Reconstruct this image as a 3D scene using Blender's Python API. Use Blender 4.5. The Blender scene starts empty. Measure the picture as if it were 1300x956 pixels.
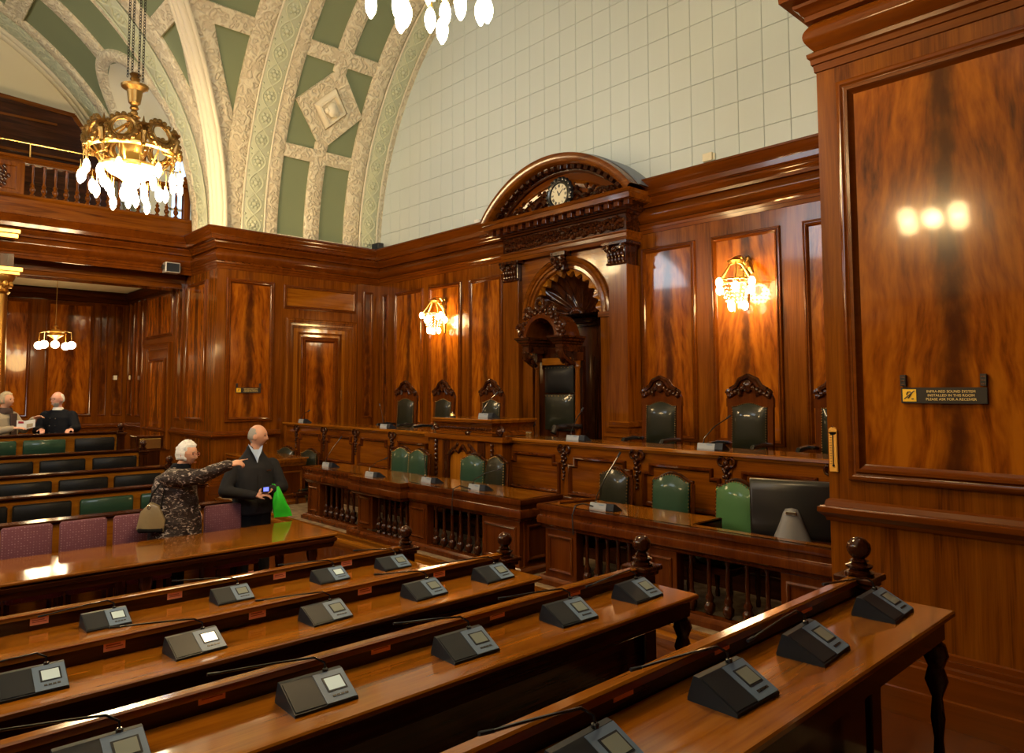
import bpy, math, random
from mathutils import Vector, Matrix, Quaternion, noise
random.seed(7)
S = bpy.context.scene
COL = S.collection
PI = math.pi
# ------------------------------------------------------------------ camera
cam = bpy.data.cameras.new('camera'); camo = bpy.data.objects.new('camera', cam); COL.objects.link(camo)
cam.sensor_width = 36; cam.lens = 914/1300*36; cam.shift_y = -44.5/1300; cam.clip_start = .05
camo.matrix_world = Matrix(((.684, .051, .728, 0), (.730, -.044, -.682, 0), (-.002, .998, -.067, 2.13), (0, 0, 0, 1)))
_q = camo.matrix_world.to_quaternion(); camo.matrix_world = Matrix.Translation((0, 0, 2.13)) @ _q.to_matrix().to_4x4()
S.camera = camo
# ------------------------------------------------------------------ world, lights, exposure
w = bpy.data.worlds.new('world'); S.world = w; w.use_nodes = True
w.node_tree.nodes['Background'].inputs[0].default_value = (.75, .85, 1, 1)
w.node_tree.nodes['Background'].inputs[1].default_value = .12
vs = S.view_settings; vs.view_transform = 'Standard'; vs.look = 'None'; vs.exposure = 0.5; vs.gamma = 1
S.cycles.max_bounces = 7; S.cycles.diffuse_bounces = 4; S.cycles.glossy_bounces = 4; S.cycles.transmission_bounces = 4
S.cycles.sample_clamp_indirect = 1.5; S.cycles.caustics_reflective = False; S.cycles.caustics_refractive = False
WARM = (1, .67, .30); DAY = (.78, .90, 1)
def light(name, kind, loc, power, color, **k):
    l = bpy.data.lights.new(name, kind); l.energy = power; l.color = color
    for a, b in k.items():
        if a not in ('rot',): setattr(l, a, b)
    o = bpy.data.objects.new(name, l); COL.objects.link(o); o.location = loc
    if 'rot' in k: o.rotation_euler = k['rot']
    return o
CHX = (-12.6, -4.56); CHY = 3.35; CHZ = 6.1        # the two chandeliers in view; two more hang over the other half of the room
P_CH = 410
for x in CHX:
    for y in (CHY, -4.5):
        for k in range(6):
            a_ = k*PI/3+.3
            light('chandelier_glow', 'POINT', (x+.50*math.cos(a_), y+.50*math.sin(a_), CHZ-.55-.12*(k % 2)), P_CH/6, WARM, shadow_soft_size=.17)
# daylight: area lights for high lunettes in gallery arm and east arm; south one added
R_ = math.radians
light('area_daylight', 'AREA', (-17.6, -6.3, 7.7), 230, DAY, shape='RECTANGLE', size=2.3, size_y=2.6, rot=(R_(82), 0, R_(-12)))
light('area_daylight', 'AREA', (.3, -6.4, 9.0), 1650, (.62, .80, 1), shape='RECTANGLE', size=2.6, size_y=2.4, rot=(R_(84), 0, R_(24)))
light('area_daylight', 'AREA', (-11.8, -9.5, 8.8), 260, DAY, shape='RECTANGLE', size=4, size_y=2.8, rot=(R_(80), 0, R_(-20)))  # added light, the south wall has no window; brightens the desk units
light('area_daylight', 'AREA', (3.7, -1.0, 8.0), 480, DAY, shape='RECTANGLE', size=5, size_y=3, rot=(R_(72), 0, R_(90)))
light('area_daylight', 'AREA', (-18.7, 6.4, 7.4), 18, (.6, .78, 1), shape='RECTANGLE', size=.7, size_y=1.6, rot=(R_(90), 0, R_(-90)))

# ------------------------------------------------------------------ materials
MATS = {}
def nodes(name):
    m = bpy.data.materials.new(name); m.use_nodes = True
    nt = m.node_tree; b = nt.nodes['Principled BSDF']; MATS[name] = m
    return m, nt, b
def N(nt, t, **k):
    n = nt.nodes.new(t)
    for a, v in k.items():
        if a in n.inputs.keys(): n.inputs[a].default_value = v
        else: setattr(n, a, v)
    return n
def ramp(nt, stops):
    r = nt.nodes.new('ShaderNodeValToRGB'); e = r.color_ramp.elements
    while len(e) < len(stops): e.new(.5)
    for i, (p, c) in enumerate(stops): e[i].position = p; e[i].color = (*c, 1)
    return r
def plain(name, col, rough=.5, metal=0, coat=0, emit=None, es=0, spec=.5, bump=None):
    m, nt, b = nodes(name)
    b.inputs['Base Color'].default_value = (*col, 1); b.inputs['Roughness'].default_value = rough
    b.inputs['Metallic'].default_value = metal; b.inputs['Coat Weight'].default_value = coat; b.inputs['Coat Roughness'].default_value = .08
    b.inputs['Specular IOR Level'].default_value = spec
    if emit: b.inputs['Emission Color'].default_value = (*emit, 1); b.inputs['Emission Strength'].default_value = es
    if bump:
        tc = N(nt, 'ShaderNodeTexCoord'); n = N(nt, 'ShaderNodeTexNoise', Scale=bump[0], Detail=4.0)
        bp = N(nt, 'ShaderNodeBump', Strength=bump[1], Distance=bump[2] if len(bump) > 2 else .01)
        nt.links.new(tc.outputs['Object'], n.inputs['Vector']); nt.links.new(n.outputs['Fac'], bp.inputs['Height']); nt.links.new(bp.outputs[0], b.inputs['Normal'])
    return m
def wood(name, axis, cols, rough=.2, scale=1.0, coat=.3):
    m, nt, b = nodes(name); L = nt.links.new
    tc = N(nt, 'ShaderNodeTexCoord'); mp = N(nt, 'ShaderNodeMapping')
    sc = [9*scale]*3; sc['xyz'.index(axis)] = .55*scale; mp.inputs['Scale'].default_value = sc
    L(tc.outputs['Object'], mp.inputs['Vector'])
    n1 = N(nt, 'ShaderNodeTexNoise', Scale=1.0, Detail=5.0, Roughness=.6, Distortion=.8); L(mp.outputs[0], n1.inputs['Vector'])
    mp2 = N(nt, 'ShaderNodeMapping'); s2 = [90*scale]*3; s2['xyz'.index(axis)] = 2.5*scale; mp2.inputs['Scale'].default_value = s2
    L(tc.outputs['Object'], mp2.inputs['Vector'])
    n2 = N(nt, 'ShaderNodeTexNoise', Scale=1.0, Detail=3.0); L(mp2.outputs[0], n2.inputs['Vector'])
    mx = N(nt, 'ShaderNodeMath', operation='MULTIPLY_ADD'); L(n2.outputs['Fac'], mx.inputs[0]); mx.inputs[1].default_value = .35; L(n1.outputs['Fac'], mx.inputs[2])
    r = ramp(nt, [(.42, cols[0]), (.64, cols[1]), (.9, cols[2])]); L(mx.outputs[0], r.inputs[0]); L(r.outputs[0], b.inputs['Base Color'])
    b.inputs['Roughness'].default_value = rough; b.inputs['Coat Weight'].default_value = coat; b.inputs['Coat Roughness'].default_value = .07
    b.inputs['Specular IOR Level'].default_value = .16
    return m
def flame(name, cols, seed):
    """figured mahogany: dark stem up the middle, plumes falling away to both sides; uv in metres from the panel centre"""
    m, nt, b = nodes(name); L = nt.links.new
    uv = N(nt, 'ShaderNodeUVMap'); sp = N(nt, 'ShaderNodeSeparateXYZ'); L(uv.outputs[0], sp.inputs[0])
    def M(op, a, c=None, d=None):
        n = N(nt, 'ShaderNodeMath', operation=op)
        for i, v in enumerate((a, c, d)):
            if v is None: continue
            if isinstance(v, (int, float)): n.inputs[i].default_value = v
            else: L(v, n.inputs[i])
        return n.outputs[0]
    u, v = sp.outputs[0], sp.outputs[1]
    wob = N(nt, 'ShaderNodeTexNoise', Scale=.8, Detail=3.0); cw = N(nt, 'ShaderNodeCombineXYZ', Z=seed*3.1); L(v, cw.inputs[1]); L(cw.outputs[0], wob.inputs['Vector'])
    uu = M('SUBTRACT', u, M('MULTIPLY', M('SUBTRACT', wob.outputs['Fac'], .5), .22))
    au = M('SQRT', M('ADD', M('MULTIPLY', uu, uu), .0012))
    c = M('ADD', v, M('MULTIPLY', M('POWER', au, .75), 2.2))
    nz = N(nt, 'ShaderNodeTexNoise', Scale=1.0, Detail=5.0, Roughness=.6, Distortion=.35)
    cv = N(nt, 'ShaderNodeCombineXYZ', Z=seed*7.7); L(M('MULTIPLY', au, 7), cv.inputs[0]); L(M('MULTIPLY', c, 1.3), cv.inputs[1]); L(cv.outputs[0], nz.inputs['Vector'])
    nz2 = N(nt, 'ShaderNodeTexNoise', Scale=1.0, Detail=4.0, Distortion=.2)
    cv2 = N(nt, 'ShaderNodeCombineXYZ', Z=seed*1.7); L(M('MULTIPLY', uu, 20), cv2.inputs[0]); L(M('MULTIPLY', c, 5), cv2.inputs[1]); L(cv2.outputs[0], nz2.inputs['Vector'])
    f = M('MULTIPLY_ADD', nz2.outputs['Fac'], .35, nz.outputs['Fac'])
    r = ramp(nt, [(.44, cols[0]), (.62, cols[1]), (.84, cols[2])]); L(f, r.inputs[0])
    ed = N(nt, 'ShaderNodeTexNoise', Scale=9.0, Detail=4.0); ce = N(nt, 'ShaderNodeCombineXYZ', Z=seed*5.3); L(u, ce.inputs[0]); L(M('MULTIPLY', v, .5), ce.inputs[1]); L(ce.outputs[0], ed.inputs['Vector'])
    st = N(nt, 'ShaderNodeMapRange', interpolation_type='SMOOTHSTEP'); L(M('ADD', au, M('MULTIPLY', M('SUBTRACT', ed.outputs['Fac'], .5), .16)), st.inputs['Value'])
    st.inputs['From Min'].default_value = .02; st.inputs['From Max'].default_value = .15; st.inputs['To Min'].default_value = .88; st.inputs['To Max'].default_value = 0
    mixn = N(nt, 'ShaderNodeMix', data_type='RGBA'); L(st.outputs[0], mixn.inputs['Factor']); L(r.outputs[0], mixn.inputs[6]); mixn.inputs[7].default_value = (.035, .009, .003, 1)
    L(mixn.outputs[2], b.inputs['Base Color'])
    b.inputs['Roughness'].default_value = .16; b.inputs['Coat Weight'].default_value = .45; b.inputs['Coat Roughness'].default_value = .05
    b.inputs['Specular IOR Level'].default_value = .2
    return m
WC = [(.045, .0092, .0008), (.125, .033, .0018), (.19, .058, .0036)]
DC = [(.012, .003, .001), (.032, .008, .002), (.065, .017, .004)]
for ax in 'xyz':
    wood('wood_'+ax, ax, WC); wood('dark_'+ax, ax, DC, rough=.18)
    wood('top_'+ax, ax, [(.12, .033, .0025), (.23, .076, .005), (.31, .115, .009)], rough=.13, coat=.8)
wood('wood_m', 'x', [(.080, .018, .0014), (.105, .025, .0018), (.132, .034, .0025)], scale=.5, rough=.16)
wood('wood_dm', 'z', [(.040, .008, .0012), (.068, .015, .0018), (.10, .025, .003)], scale=.8, rough=.2, coat=.3)
FL = [flame('flame_%d' % i, [(.05, .0085, .0008), (.20, .050, .0028), (.33, .102, .006)], i+1) for i in range(4)]
def stucco(name, col, col2, scale, dist, rough=.75):
    m, nt, b = nodes(name); L = nt.links.new
    tc = N(nt, 'ShaderNodeTexCoord'); n = N(nt, 'ShaderNodeTexNoise', Scale=scale*.6, Detail=1.0)
    L(tc.outputs['Object'], n.inputs['Vector'])
    mx = N(nt, 'ShaderNodeMix', data_type='VECTOR'); mx.inputs['Factor'].default_value = .12
    L(tc.outputs['Object'], mx.inputs[4]); L(n.outputs['Color'], mx.inputs[5])
    v = N(nt, 'ShaderNodeTexVoronoi', Scale=scale, feature='SMOOTH_F1'); L(mx.outputs[1], v.inputs['Vector'])
    wv = N(nt, 'ShaderNodeMath', operation='SINE'); ml = N(nt, 'ShaderNodeMath', operation='MULTIPLY'); ml.inputs[1].default_value = 13.0
    L(v.outputs['Distance'], ml.inputs[0]); L(ml.outputs[0], wv.inputs[0])
    bp = N(nt, 'ShaderNodeBump', Strength=.7, Distance=dist); L(wv.outputs[0], bp.inputs['Height']); L(bp.outputs[0], b.inputs['Normal'])
    r = ramp(nt, [(.25, col2), (.75, col)]); mr = N(nt, 'ShaderNodeMapRange'); mr.inputs['From Min'].default_value = -1; L(wv.outputs[0], mr.inputs['Value']); L(mr.outputs[0], r.inputs[0]); L(r.outputs[0], b.inputs['Base Color'])
    b.inputs['Roughness'].default_value = rough
    return m
stucco('cream_relief', (.86, .78, .58), (.72, .63, .45), 11, .016)
stucco('green_relief', (.66, .69, .50), (.56, .60, .43), 9, .016)
plain('cream', (.88, .81, .62), .6); plain('green', (.235, .285, .165), .6, bump=(3, .05)); plain('green_band', (.66, .69, .50), .65)
plain('cream_wall', (.72, .66, .48), .7); plain('grey_wall', (.55, .58, .50), .7)
plain('tile', (.63, .71, .71), .22, coat=.3); plain('grout', (.34, .37, .34), .8)
plain('leather_black', (.009, .009, .009), .42, spec=.14, bump=(60, .15, .004)); plain('leather_green', (.018, .048, .028), .42, spec=.15, coat=.25, bump=(60, .15, .004))
plain('leather_grassy', (.045, .12, .045), .42, spec=.15, coat=.2, bump=(60, .15, .004)); plain('leather_olive', (.013, .014, .008), .38, spec=.15, coat=.3, bump=(14, .3, .01))
plain('brass', (.85, .58, .20), .25, 1); plain('gold', (.80, .50, .14), .32, 1); plain('old_gold', (.32, .19, .06), .38, 1, bump=(30, .4, .01))
plain('iron', (.03, .026, .022), .45, .6); plain('chrome', (.8, .8, .8), .15, 1); plain('black', (.008, .008, .009), .4); plain('black_gloss', (.012, .012, .013), .22, coat=.3)
plain('unit_dark', (.016, .021, .032), .42, spec=.15); plain('unit_face_daylit', (.12, .19, .33), .42, spec=.3); plain('unit_grey', (.24, .27, .32), .4); plain('stand_grey', (.13, .13, .14), .4)  # face plate's blue is window daylight put into the colour
plain('screen_off', (.20, .24, .24), .2); plain('screen_pale', (.40, .46, .42), .2, emit=(.62, .75, .68), es=.25); plain('screen_lit', (.8, .75, .6), .3, emit=(1, .93, .72), es=1.0)
plain('screen_blue', (.1, .1, .5), .3, emit=(.15, .2, 1), es=1.2)
plain('sticker', (.95, .40, .24), .6); plain('sticker_line', (.40, .09, .05), .6)
plain('paper', (.80, .79, .74), .7); plain('ivory', (.80, .74, .55), .45); plain('yellow', (.90, .55, .02), .5); plain('sign_black', (.016, .014, .012), .35)
plain('sign_gold', (.85, .66, .26), .4); plain('pine', (.72, .36, .05), .45); plain('bulb', (1, .95, .85), .3, emit=(1, .86, .58), es=16)
plain('bulb_soft', (1, .95, .85), .3, emit=(1, .82, .5), es=12)
plain('sky_pane', (.6, .75, 1), .2, emit=(.55, .74, 1), es=.85)
plain('crystal_glow', (.95, .85, .62), .08, spec=.8, emit=(1, .70, .25), es=.2)  # faint emission added: bulb glow put into the beads and basket
plain('lead', (.20, .23, .29), .45, .3); plain('red', (.35, .02, .03), .8); plain('zinc', (.5, .5, .48), .4, .5)
m, nt, b = nodes('carpet')
tc = N(nt, 'ShaderNodeTexCoord'); n = N(nt, 'ShaderNodeTexNoise', Scale=7.0, Detail=6.0); r = ramp(nt, [(.35, (.10, .06, .03)), (.6, (.22, .155, .085))])
nt.links.new(tc.outputs['Object'], n.inputs['Vector']); nt.links.new(n.outputs['Fac'], r.inputs[0]); nt.links.new(r.outputs[0], b.inputs['Base Color']); b.inputs['Roughness'].default_value = .9
m, nt, b = nodes('red_carpet')
tc = N(nt, 'ShaderNodeTexCoord'); n = N(nt, 'ShaderNodeTexVoronoi', Scale=9.0); r = ramp(nt, [(.3, (.30, .02, .03)), (.55, (.34, .05, .05)), (.7, (.45, .25, .2))])
nt.links.new(tc.outputs['Object'], n.inputs['Vector']); nt.links.new(n.outputs['Distance'], r.inputs[0]); nt.links.new(r.outputs[0], b.inputs['Base Color']); b.inputs['Roughness'].default_value = .9
m, nt, b = nodes('purple_cloth')
tc = N(nt, 'ShaderNodeTexCoord'); n = N(nt, 'ShaderNodeTexVoronoi', Scale=42.0, Randomness=.15); r = ramp(nt, [(.16, (.32, .19, .22)), (.26, (.135, .042, .062))])
nt.links.new(tc.outputs['Object'], n.inputs['Vector']); nt.links.new(n.outputs['Distance'], r.inputs[0]); nt.links.new(r.outputs[0], b.inputs['Base Color']); b.inputs['Roughness'].default_value = .85
m, nt, b = nodes('puffer')
tc = N(nt, 'ShaderNodeTexCoord'); mp = N(nt, 'ShaderNodeMapping'); mp.inputs['Scale'].default_value = (17, 17, 34); n = N(nt, 'ShaderNodeTexNoise', Scale=1.0, Detail=3.0, Distortion=1.6)
r = ramp(nt, [(.50, (.018, .010, .009)), (.57, (.05, .032, .027)), (.66, (.46, .39, .35))])
nt.links.new(tc.outputs['Object'], mp.inputs[0]); nt.links.new(mp.outputs[0], n.inputs['Vector']); nt.links.new(n.outputs['Fac'], r.inputs[0]); nt.links.new(r.outputs[0], b.inputs['Base Color']); b.inputs['Roughness'].default_value = .55; b.inputs['Specular IOR Level'].default_value = .3
bp = N(nt, 'ShaderNodeBump', Strength=.6, Distance=.02); nt.links.new(n.outputs['Fac'], bp.inputs['Height']); nt.links.new(bp.outputs[0], b.inputs['Normal'])
plain('skin', (.62, .32, .20), .5); plain('skin_pink', (.66, .33, .25), .5); plain('hair_white', (.78, .77, .74), .6, bump=(70, .6, .01)); plain('hair_grey', (.30, .28, .25), .6, bump=(80, .5, .01)); plain('hair_sandy', (.42, .34, .22), .6, bump=(70, .6, .01))
plain('jacket', (.021, .021, .023), .85, spec=.1, bump=(40, .2, .01)); plain('trousers', (.008, .008, .011), .9, spec=.1); plain('shirt_blue', (.38, .50, .72), .7); plain('shirt_white', (.75, .75, .75), .7)
plain('coat_navy', (.007, .008, .012), .85, spec=.1); plain('coat_taupe', (.30, .25, .18), .85, bump=(90, .4, .01)); plain('scarf', (.040, .020, .018), .85, bump=(60, .4, .01)); plain('eye', (.02, .015, .012), .2); plain('lip', (.45, .16, .12), .5)
plain('bag_green', (.03, .62, .03), .35, spec=.6); plain('bag_tan', (.22, .17, .09), .35, bump=(25, .3, .01)); plain('shoe', (.015, .012, .010), .4); plain('denim', (.03, .04, .07), .8)

# ------------------------------------------------------------------ mesh builder
class MB:
    def __init__(s): s.v = []; s.f = []; s.uv = None
    def add(s, vs, fs):
        o = len(s.v); s.v += [Vector(p) for p in vs]; s.f += [tuple(i+o for i in f) for f in fs]; return s
    def merge(s, other, M=None):
        return s.add([(M @ p if M else p) for p in other.v], other.f)
    def box(s, x0, x1, y0, y1, z0, z1, c=.004):
        if x1 < x0: x0, x1 = x1, x0
        if y1 < y0: y0, y1 = y1, y0
        if z1 < z0: z0, z1 = z1, z0
        c = min(c, (x1-x0)*.3, (y1-y0)*.3, (z1-z0)*.3)
        if c <= 0:
            V = [(x, y, z) for x in (x0, x1) for y in (y0, y1) for z in (z0, z1)]
            return s.add(V, [(0, 1, 3, 2), (4, 6, 7, 5), (0, 4, 5, 1), (2, 3, 7, 6), (0, 2, 6, 4), (1, 5, 7, 3)])
        V = []
        X, Y, Z = (x0, x1), (y0, y1), (z0, z1); I = (1, -1)
        for i in (0, 1):
            for j in (0, 1):
                for k in (0, 1):
                    V += [(X[i], Y[j]+I[j]*c, Z[k]+I[k]*c), (X[i]+I[i]*c, Y[j], Z[k]+I[k]*c), (X[i]+I[i]*c, Y[j]+I[j]*c, Z[k])]
        def q(i, j, k, a): return (i*4+j*2+k)*3+a
        F = []
        for i in (0, 1): F.append([q(i, 0, 0, 0), q(i, 0, 1, 0), q(i, 1, 1, 0), q(i, 1, 0, 0)])
        for j in (0, 1): F.append([q(0, j, 0, 1), q(1, j, 0, 1), q(1, j, 1, 1), q(0, j, 1, 1)])
        for k in (0, 1): F.append([q(0, 0, k, 2), q(0, 1, k, 2), q(1, 1, k, 2), q(1, 0, k, 2)])
        for i in (0, 1):
            for j in (0, 1): F.append([q(i, j, 0, 0), q(i, j, 1, 0), q(i, j, 1, 1), q(i, j, 0, 1)])
            for k in (0, 1): F.append([q(i, 0, k, 0), q(i, 1, k, 0), q(i, 1, k, 2), q(i, 0, k, 2)])
        for j in (0, 1):
            for k in (0, 1): F.append([q(0, j, k, 1), q(1, j, k, 1), q(1, j, k, 2), q(0, j, k, 2)])
        for i in (0, 1):
            for j in (0, 1):
                for k in (0, 1): F.append([q(i, j, k, 0), q(i, j, k, 1), q(i, j, k, 2)])
        return s.add(V, F)
    def grid(s, P, closed_u=False, closed_v=False):
        nu, nv = len(P), len(P[0]); V = [p for r in P for p in r]; F = []
        for i in range(nu if closed_u else nu-1):
            for j in range(nv if closed_v else nv-1):
                a, b = (i+1) % nu, (j+1) % nv
                F.append((i*nv+j, a*nv+j, a*nv+b, i*nv+b))
        return s.add(V, F)
    def lathe(s, prof, c=(0, 0, 0), seg=16, axis='z', caps=True):
        c = Vector(c); P = []
        for r, z in prof:
            ring = []
            for k in range(seg):
                a = 2*PI*k/seg; p = (r*math.cos(a), r*math.sin(a), z)
                if axis == 'y': p = (p[0], -p[2], p[1])
                elif axis == 'x': p = (p[2], p[0], p[1])
                ring.append(c+Vector(p))
            P.append(ring)
        o = len(s.v); s.grid(P, closed_v=True)
        if caps:
            s.f.append(tuple(o+k for k in range(seg))); n = len(prof)-1; s.f.append(tuple(o+n*seg+k for k in reversed(range(seg))))
        return s
    def tube(s, pts, r, seg=8, closed=False, caps=True):
        pts = [Vector(p) for p in pts]; n = len(pts); rs = r if isinstance(r, (list, tuple)) else [r]*n
        P = []; up = None
        for i in range(n):
            a = pts[(i-1) % n] if (closed or i > 0) else pts[i]; b = pts[(i+1) % n] if (closed or i < n-1) else pts[i]
            t = (b-a).normalized()
            if up is None: up = t.orthogonal().normalized()
            up = (up-t*up.dot(t)); up = up.normalized() if up.length > 1e-6 else t.orthogonal().normalized()
            v = t.cross(up)
            P.append([pts[i]+(up*math.cos(2*PI*k/seg)+v*math.sin(2*PI*k/seg))*rs[i] for k in range(seg)])
        o = len(s.v); s.grid(P, closed_u=closed, closed_v=True)
        if caps and not closed:
            s.f.append(tuple(o+k for k in range(seg))); s.f.append(tuple(o+(n-1)*seg+k for k in reversed(range(seg))))
        return s
    def ball(s, c, r, seg=12, rings=8, sc=(1, 1, 1), M=None):
        c = Vector(c); P = []
        for i in range(rings+1):
            t = PI*i/rings; row = []
            for k in range(seg):
                a = 2*PI*k/seg; p = Vector((r*sc[0]*math.sin(t)*math.cos(a), r*sc[1]*math.sin(t)*math.sin(a), r*sc[2]*math.cos(t)))
                if M: p = M @ p
                row.append(c+p)
            P.append(row)
        return s.grid(P, closed_v=True)
    def prism(s, poly, ext, close=True):
        """poly: 3D points, extruded by vector ext"""
        n = len(poly); e = Vector(ext); V = [Vector(p) for p in poly]+[Vector(p)+e for p in poly]
        F = [(i, (i+1) % n, n+(i+1) % n, n+i) for i in range(n)]
        if close: F += [tuple(reversed(range(n))), tuple(range(n, 2*n))]
        return s.add(V, F)
    def sweep(s, prof, path, caps=True):
        """prof [(out,z)] along a horizontal path; out goes to the left of travel, mitred"""
        path = [Vector((p[0], p[1])) for p in path]; n = len(path); P = []
        for i in range(n):
            d0 = (path[i]-path[i-1]).normalized() if i > 0 else None; d1 = (path[i+1]-path[i]).normalized() if i < n-1 else None
            n0 = Vector((-d0.y, d0.x)) if d0 else None; n1 = Vector((-d1.y, d1.x)) if d1 else None
            if n0 is None: mv = n1
            elif n1 is None: mv = n0
            else: mv = (n0+n1)/(1+n0.dot(n1))
            P.append([Vector((path[i].x+mv.x*o, path[i].y+mv.y*o, z)) for o, z in prof])
        o0 = len(s.v); s.grid(P)
        if caps:
            m = len(prof); s.f.append(tuple(o0+k for k in range(m))); s.f.append(tuple(o0+(n-1)*m+k for k in reversed(range(m))))
        return s
    def frame(s, o, ex, ez, w, h, prof):
        """picture-frame moulding: prof [(inset, proud)]"""
        o, ex, ez = Vector(o), Vector(ex), Vector(ez); n = ex.cross(ez); P = []
        for ins, pr in prof:
            P.append([o+ex*x+ez*z+n*pr for x, z in ((ins, ins), (w-ins, ins), (w-ins, h-ins), (ins, h-ins))])
        return s.grid(P, closed_v=True)
    def loft(s, secs, seg=20):
        """secs: (cx,cy,cz,a,b,yaw) ellipses stacked"""
        P = []
        for cx, cy, cz, a, b, yw in secs:
            P.append([Vector((cx+a*math.cos(t)*math.cos(yw)-b*math.sin(t)*math.sin(yw), cy+a*math.cos(t)*math.sin(yw)+b*math.sin(t)*math.cos(yw), cz)) for t in [2*PI*k/seg for k in range(seg)]])
        o = len(s.v); s.grid(P, closed_v=True); s.f.append(tuple(o+k for k in range(seg))); s.f.append(tuple(o+(len(secs)-1)*seg+k for k in reversed(range(seg))))
        return s
    def capsule(s, p0, p1, r0, r1, seg=12):
        p0, p1 = Vector(p0), Vector(p1); d = p1-p0; L = d.length; q = Vector((0, 0, 1)).rotation_difference(d) if L > 1e-6 else Quaternion()
        prof = [(r0*math.sin(t), -r0*math.cos(t)) for t in (.15, .6, 1.1, PI/2)]+[(r1*math.sin(t), L-r1*math.cos(t)) for t in (PI/2, PI-1.1, PI-.6, PI-.15)]
        t = MB(); t.lathe(prof, seg=seg); return s.merge(t, Matrix.Translation(p0) @ q.to_matrix().to_4x4())
    def mesh(s, name, mat, smooth=35, uv=None):
        me = bpy.data.meshes.new(name); me.from_pydata([tuple(p) for p in s.v], [], s.f); me.validate()
        import bmesh
        bm = bmesh.new(); bm.from_mesh(me); bmesh.ops.recalc_face_normals(bm, faces=bm.faces)
        bm.to_mesh(me); bm.free()
        if mat: me.materials.append(MATS[mat] if isinstance(mat, str) else mat)
        if uv:
            l = me.uv_layers.new(name='uv')
            for i, lp in enumerate(me.loops): l.data[i].uv = uv(me.vertices[lp.vertex_index].co)
        if smooth:
            me.shade_smooth(); me.set_sharp_from_angle(angle=math.radians(smooth))
        return me
    def build(s, name, mat, parent=None, smooth=35, uv=None):
        o = bpy.data.objects.new(name, s.mesh(name, mat, smooth, uv)); COL.objects.link(o)
        if parent: o.parent = parent
        return o
def thing(name, label, cat, loc=(0, 0, 0), rz=0, group=None):
    o = bpy.data.objects.new(name, None); COL.objects.link(o); o.location = loc; o.rotation_euler = (0, 0, rz); o.empty_display_size = .1
    o['label'] = label; o['category'] = cat
    if group: o['group'] = group
    return o
def tag(o, label, cat, group=None):
    o['label'] = label; o['category'] = cat
    if group: o['group'] = group
    return o
def struct(name): 
    o = bpy.data.objects.new(name, None); COL.objects.link(o); o['kind'] = 'structure'; o.empty_display_size = .1; return o
def sobj(name, mb, mat, smooth=35, uv=None):
    o = mb.build(name, mat, None, smooth, uv); o['kind'] = 'structure'; return o
def dup(root, loc=None, rz=None, label=None, group=None):
    r = root.copy(); COL.objects.link(r)
    if loc is not None: r.location = loc
    if rz is not None: r.rotation_euler = (0, 0, rz)
    if label: r['label'] = label
    if group: r['group'] = group
    for ch in list(root.children):
        c = ch.copy(); COL.objects.link(c); c.parent = r
        for g in ch.children:
            d = g.copy(); COL.objects.link(d); d.parent = c
    return r
def text_mesh(name, body, size, mat, M, parent, depth=.002, align='CENTER', sx=1.0):
    cu = bpy.data.curves.new(name, 'FONT'); cu.body = body; cu.size = size; cu.extrude = depth; cu.align_x = align; cu.align_y = 'CENTER'; cu.resolution_u = 3; cu.space_line = 1.1
    t = bpy.data.objects.new(name, cu); COL.objects.link(t)
    dg = bpy.context.evaluated_depsgraph_get(); me = bpy.data.meshes.new_from_object(t.evaluated_get(dg)); bpy.data.objects.remove(t)
    me.transform(Matrix.Diagonal((sx, 1, 1, 1))); me.transform(M); me.materials.clear(); me.materials.append(MATS[mat])
    o = bpy.data.objects.new(name, me); COL.objects.link(o); o.parent = parent; return o
def face_M(o, ex, ez):
    ex, ez = Vector(ex), Vector(ez); n = ex.cross(ez); M = Matrix((ex, ez, n)).transposed().to_4x4(); M.translation = Vector(o); return M
# ------------------------------------------------------------------ the room
YP, YW, XL, XR, XC, XE = 5.59, 9.47, -14.8, -2.414, -8.607, -20.9
FL0 = -.12; DAISZ = .75; ZC, RV, YC = 5.4, 6.15, -.56
X, Y, Z = Vector((1, 0, 0)), Vector((0, 1, 0)), Vector((0, 0, 1))
# floors
f = MB().box(XE, 4, -10, YW+.3, FL0-.2, FL0, 0); floor = sobj('floor', f, 'wood_dm', 0)
f = MB().box(XL, XR, 5.66, 7.3, FL0, 0, .01); sobj('floor_platform', f, 'carpet', 0)
t = struct('trim_1')                                   # moulded step in front of the clerks' tables
MB().sweep([(0, FL0), (.10, FL0), (.10, FL0+.03), (.075, FL0+.045), (.04, FL0+.05), (.04, -.03), (.065, -.022), (.065, -.002), (0, -.002)], [(XR, 5.66), (XL, 5.66)]).build('riser', 'top_x', t)
f = MB().box(XL, XR, 7.16, YW, 0, DAISZ, .01); sobj('floor_dais', f, 'carpet', 0)
f = MB().box(-8.9, -6.3, -3, 4.1, FL0, FL0+.006, 0); sobj('floor_runner', f, 'red_carpet', 0)
for k, x in enumerate((-4.93, -3.75, -2.59, -1.38)):   # the tiers the members' desks stand on
    MB_ = MB().box(x, x+1.25 if k < 3 else 4, -8, 3.62, FL0, .03+.14*k, .01); sobj('floor_tier', MB_, 'carpet', 0)
for k, (x, z) in enumerate(((-9.4, .06), (-10.6, .18), (-11.8, .32), (-13.0, .48), (-14.4, .80))):
    MB_ = MB().box(x+.04, x-1.25 if k < 4 else XE, -6, 3.62, FL0, z, .01); sobj('floor_tier', MB_, 'carpet', 0)
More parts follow.
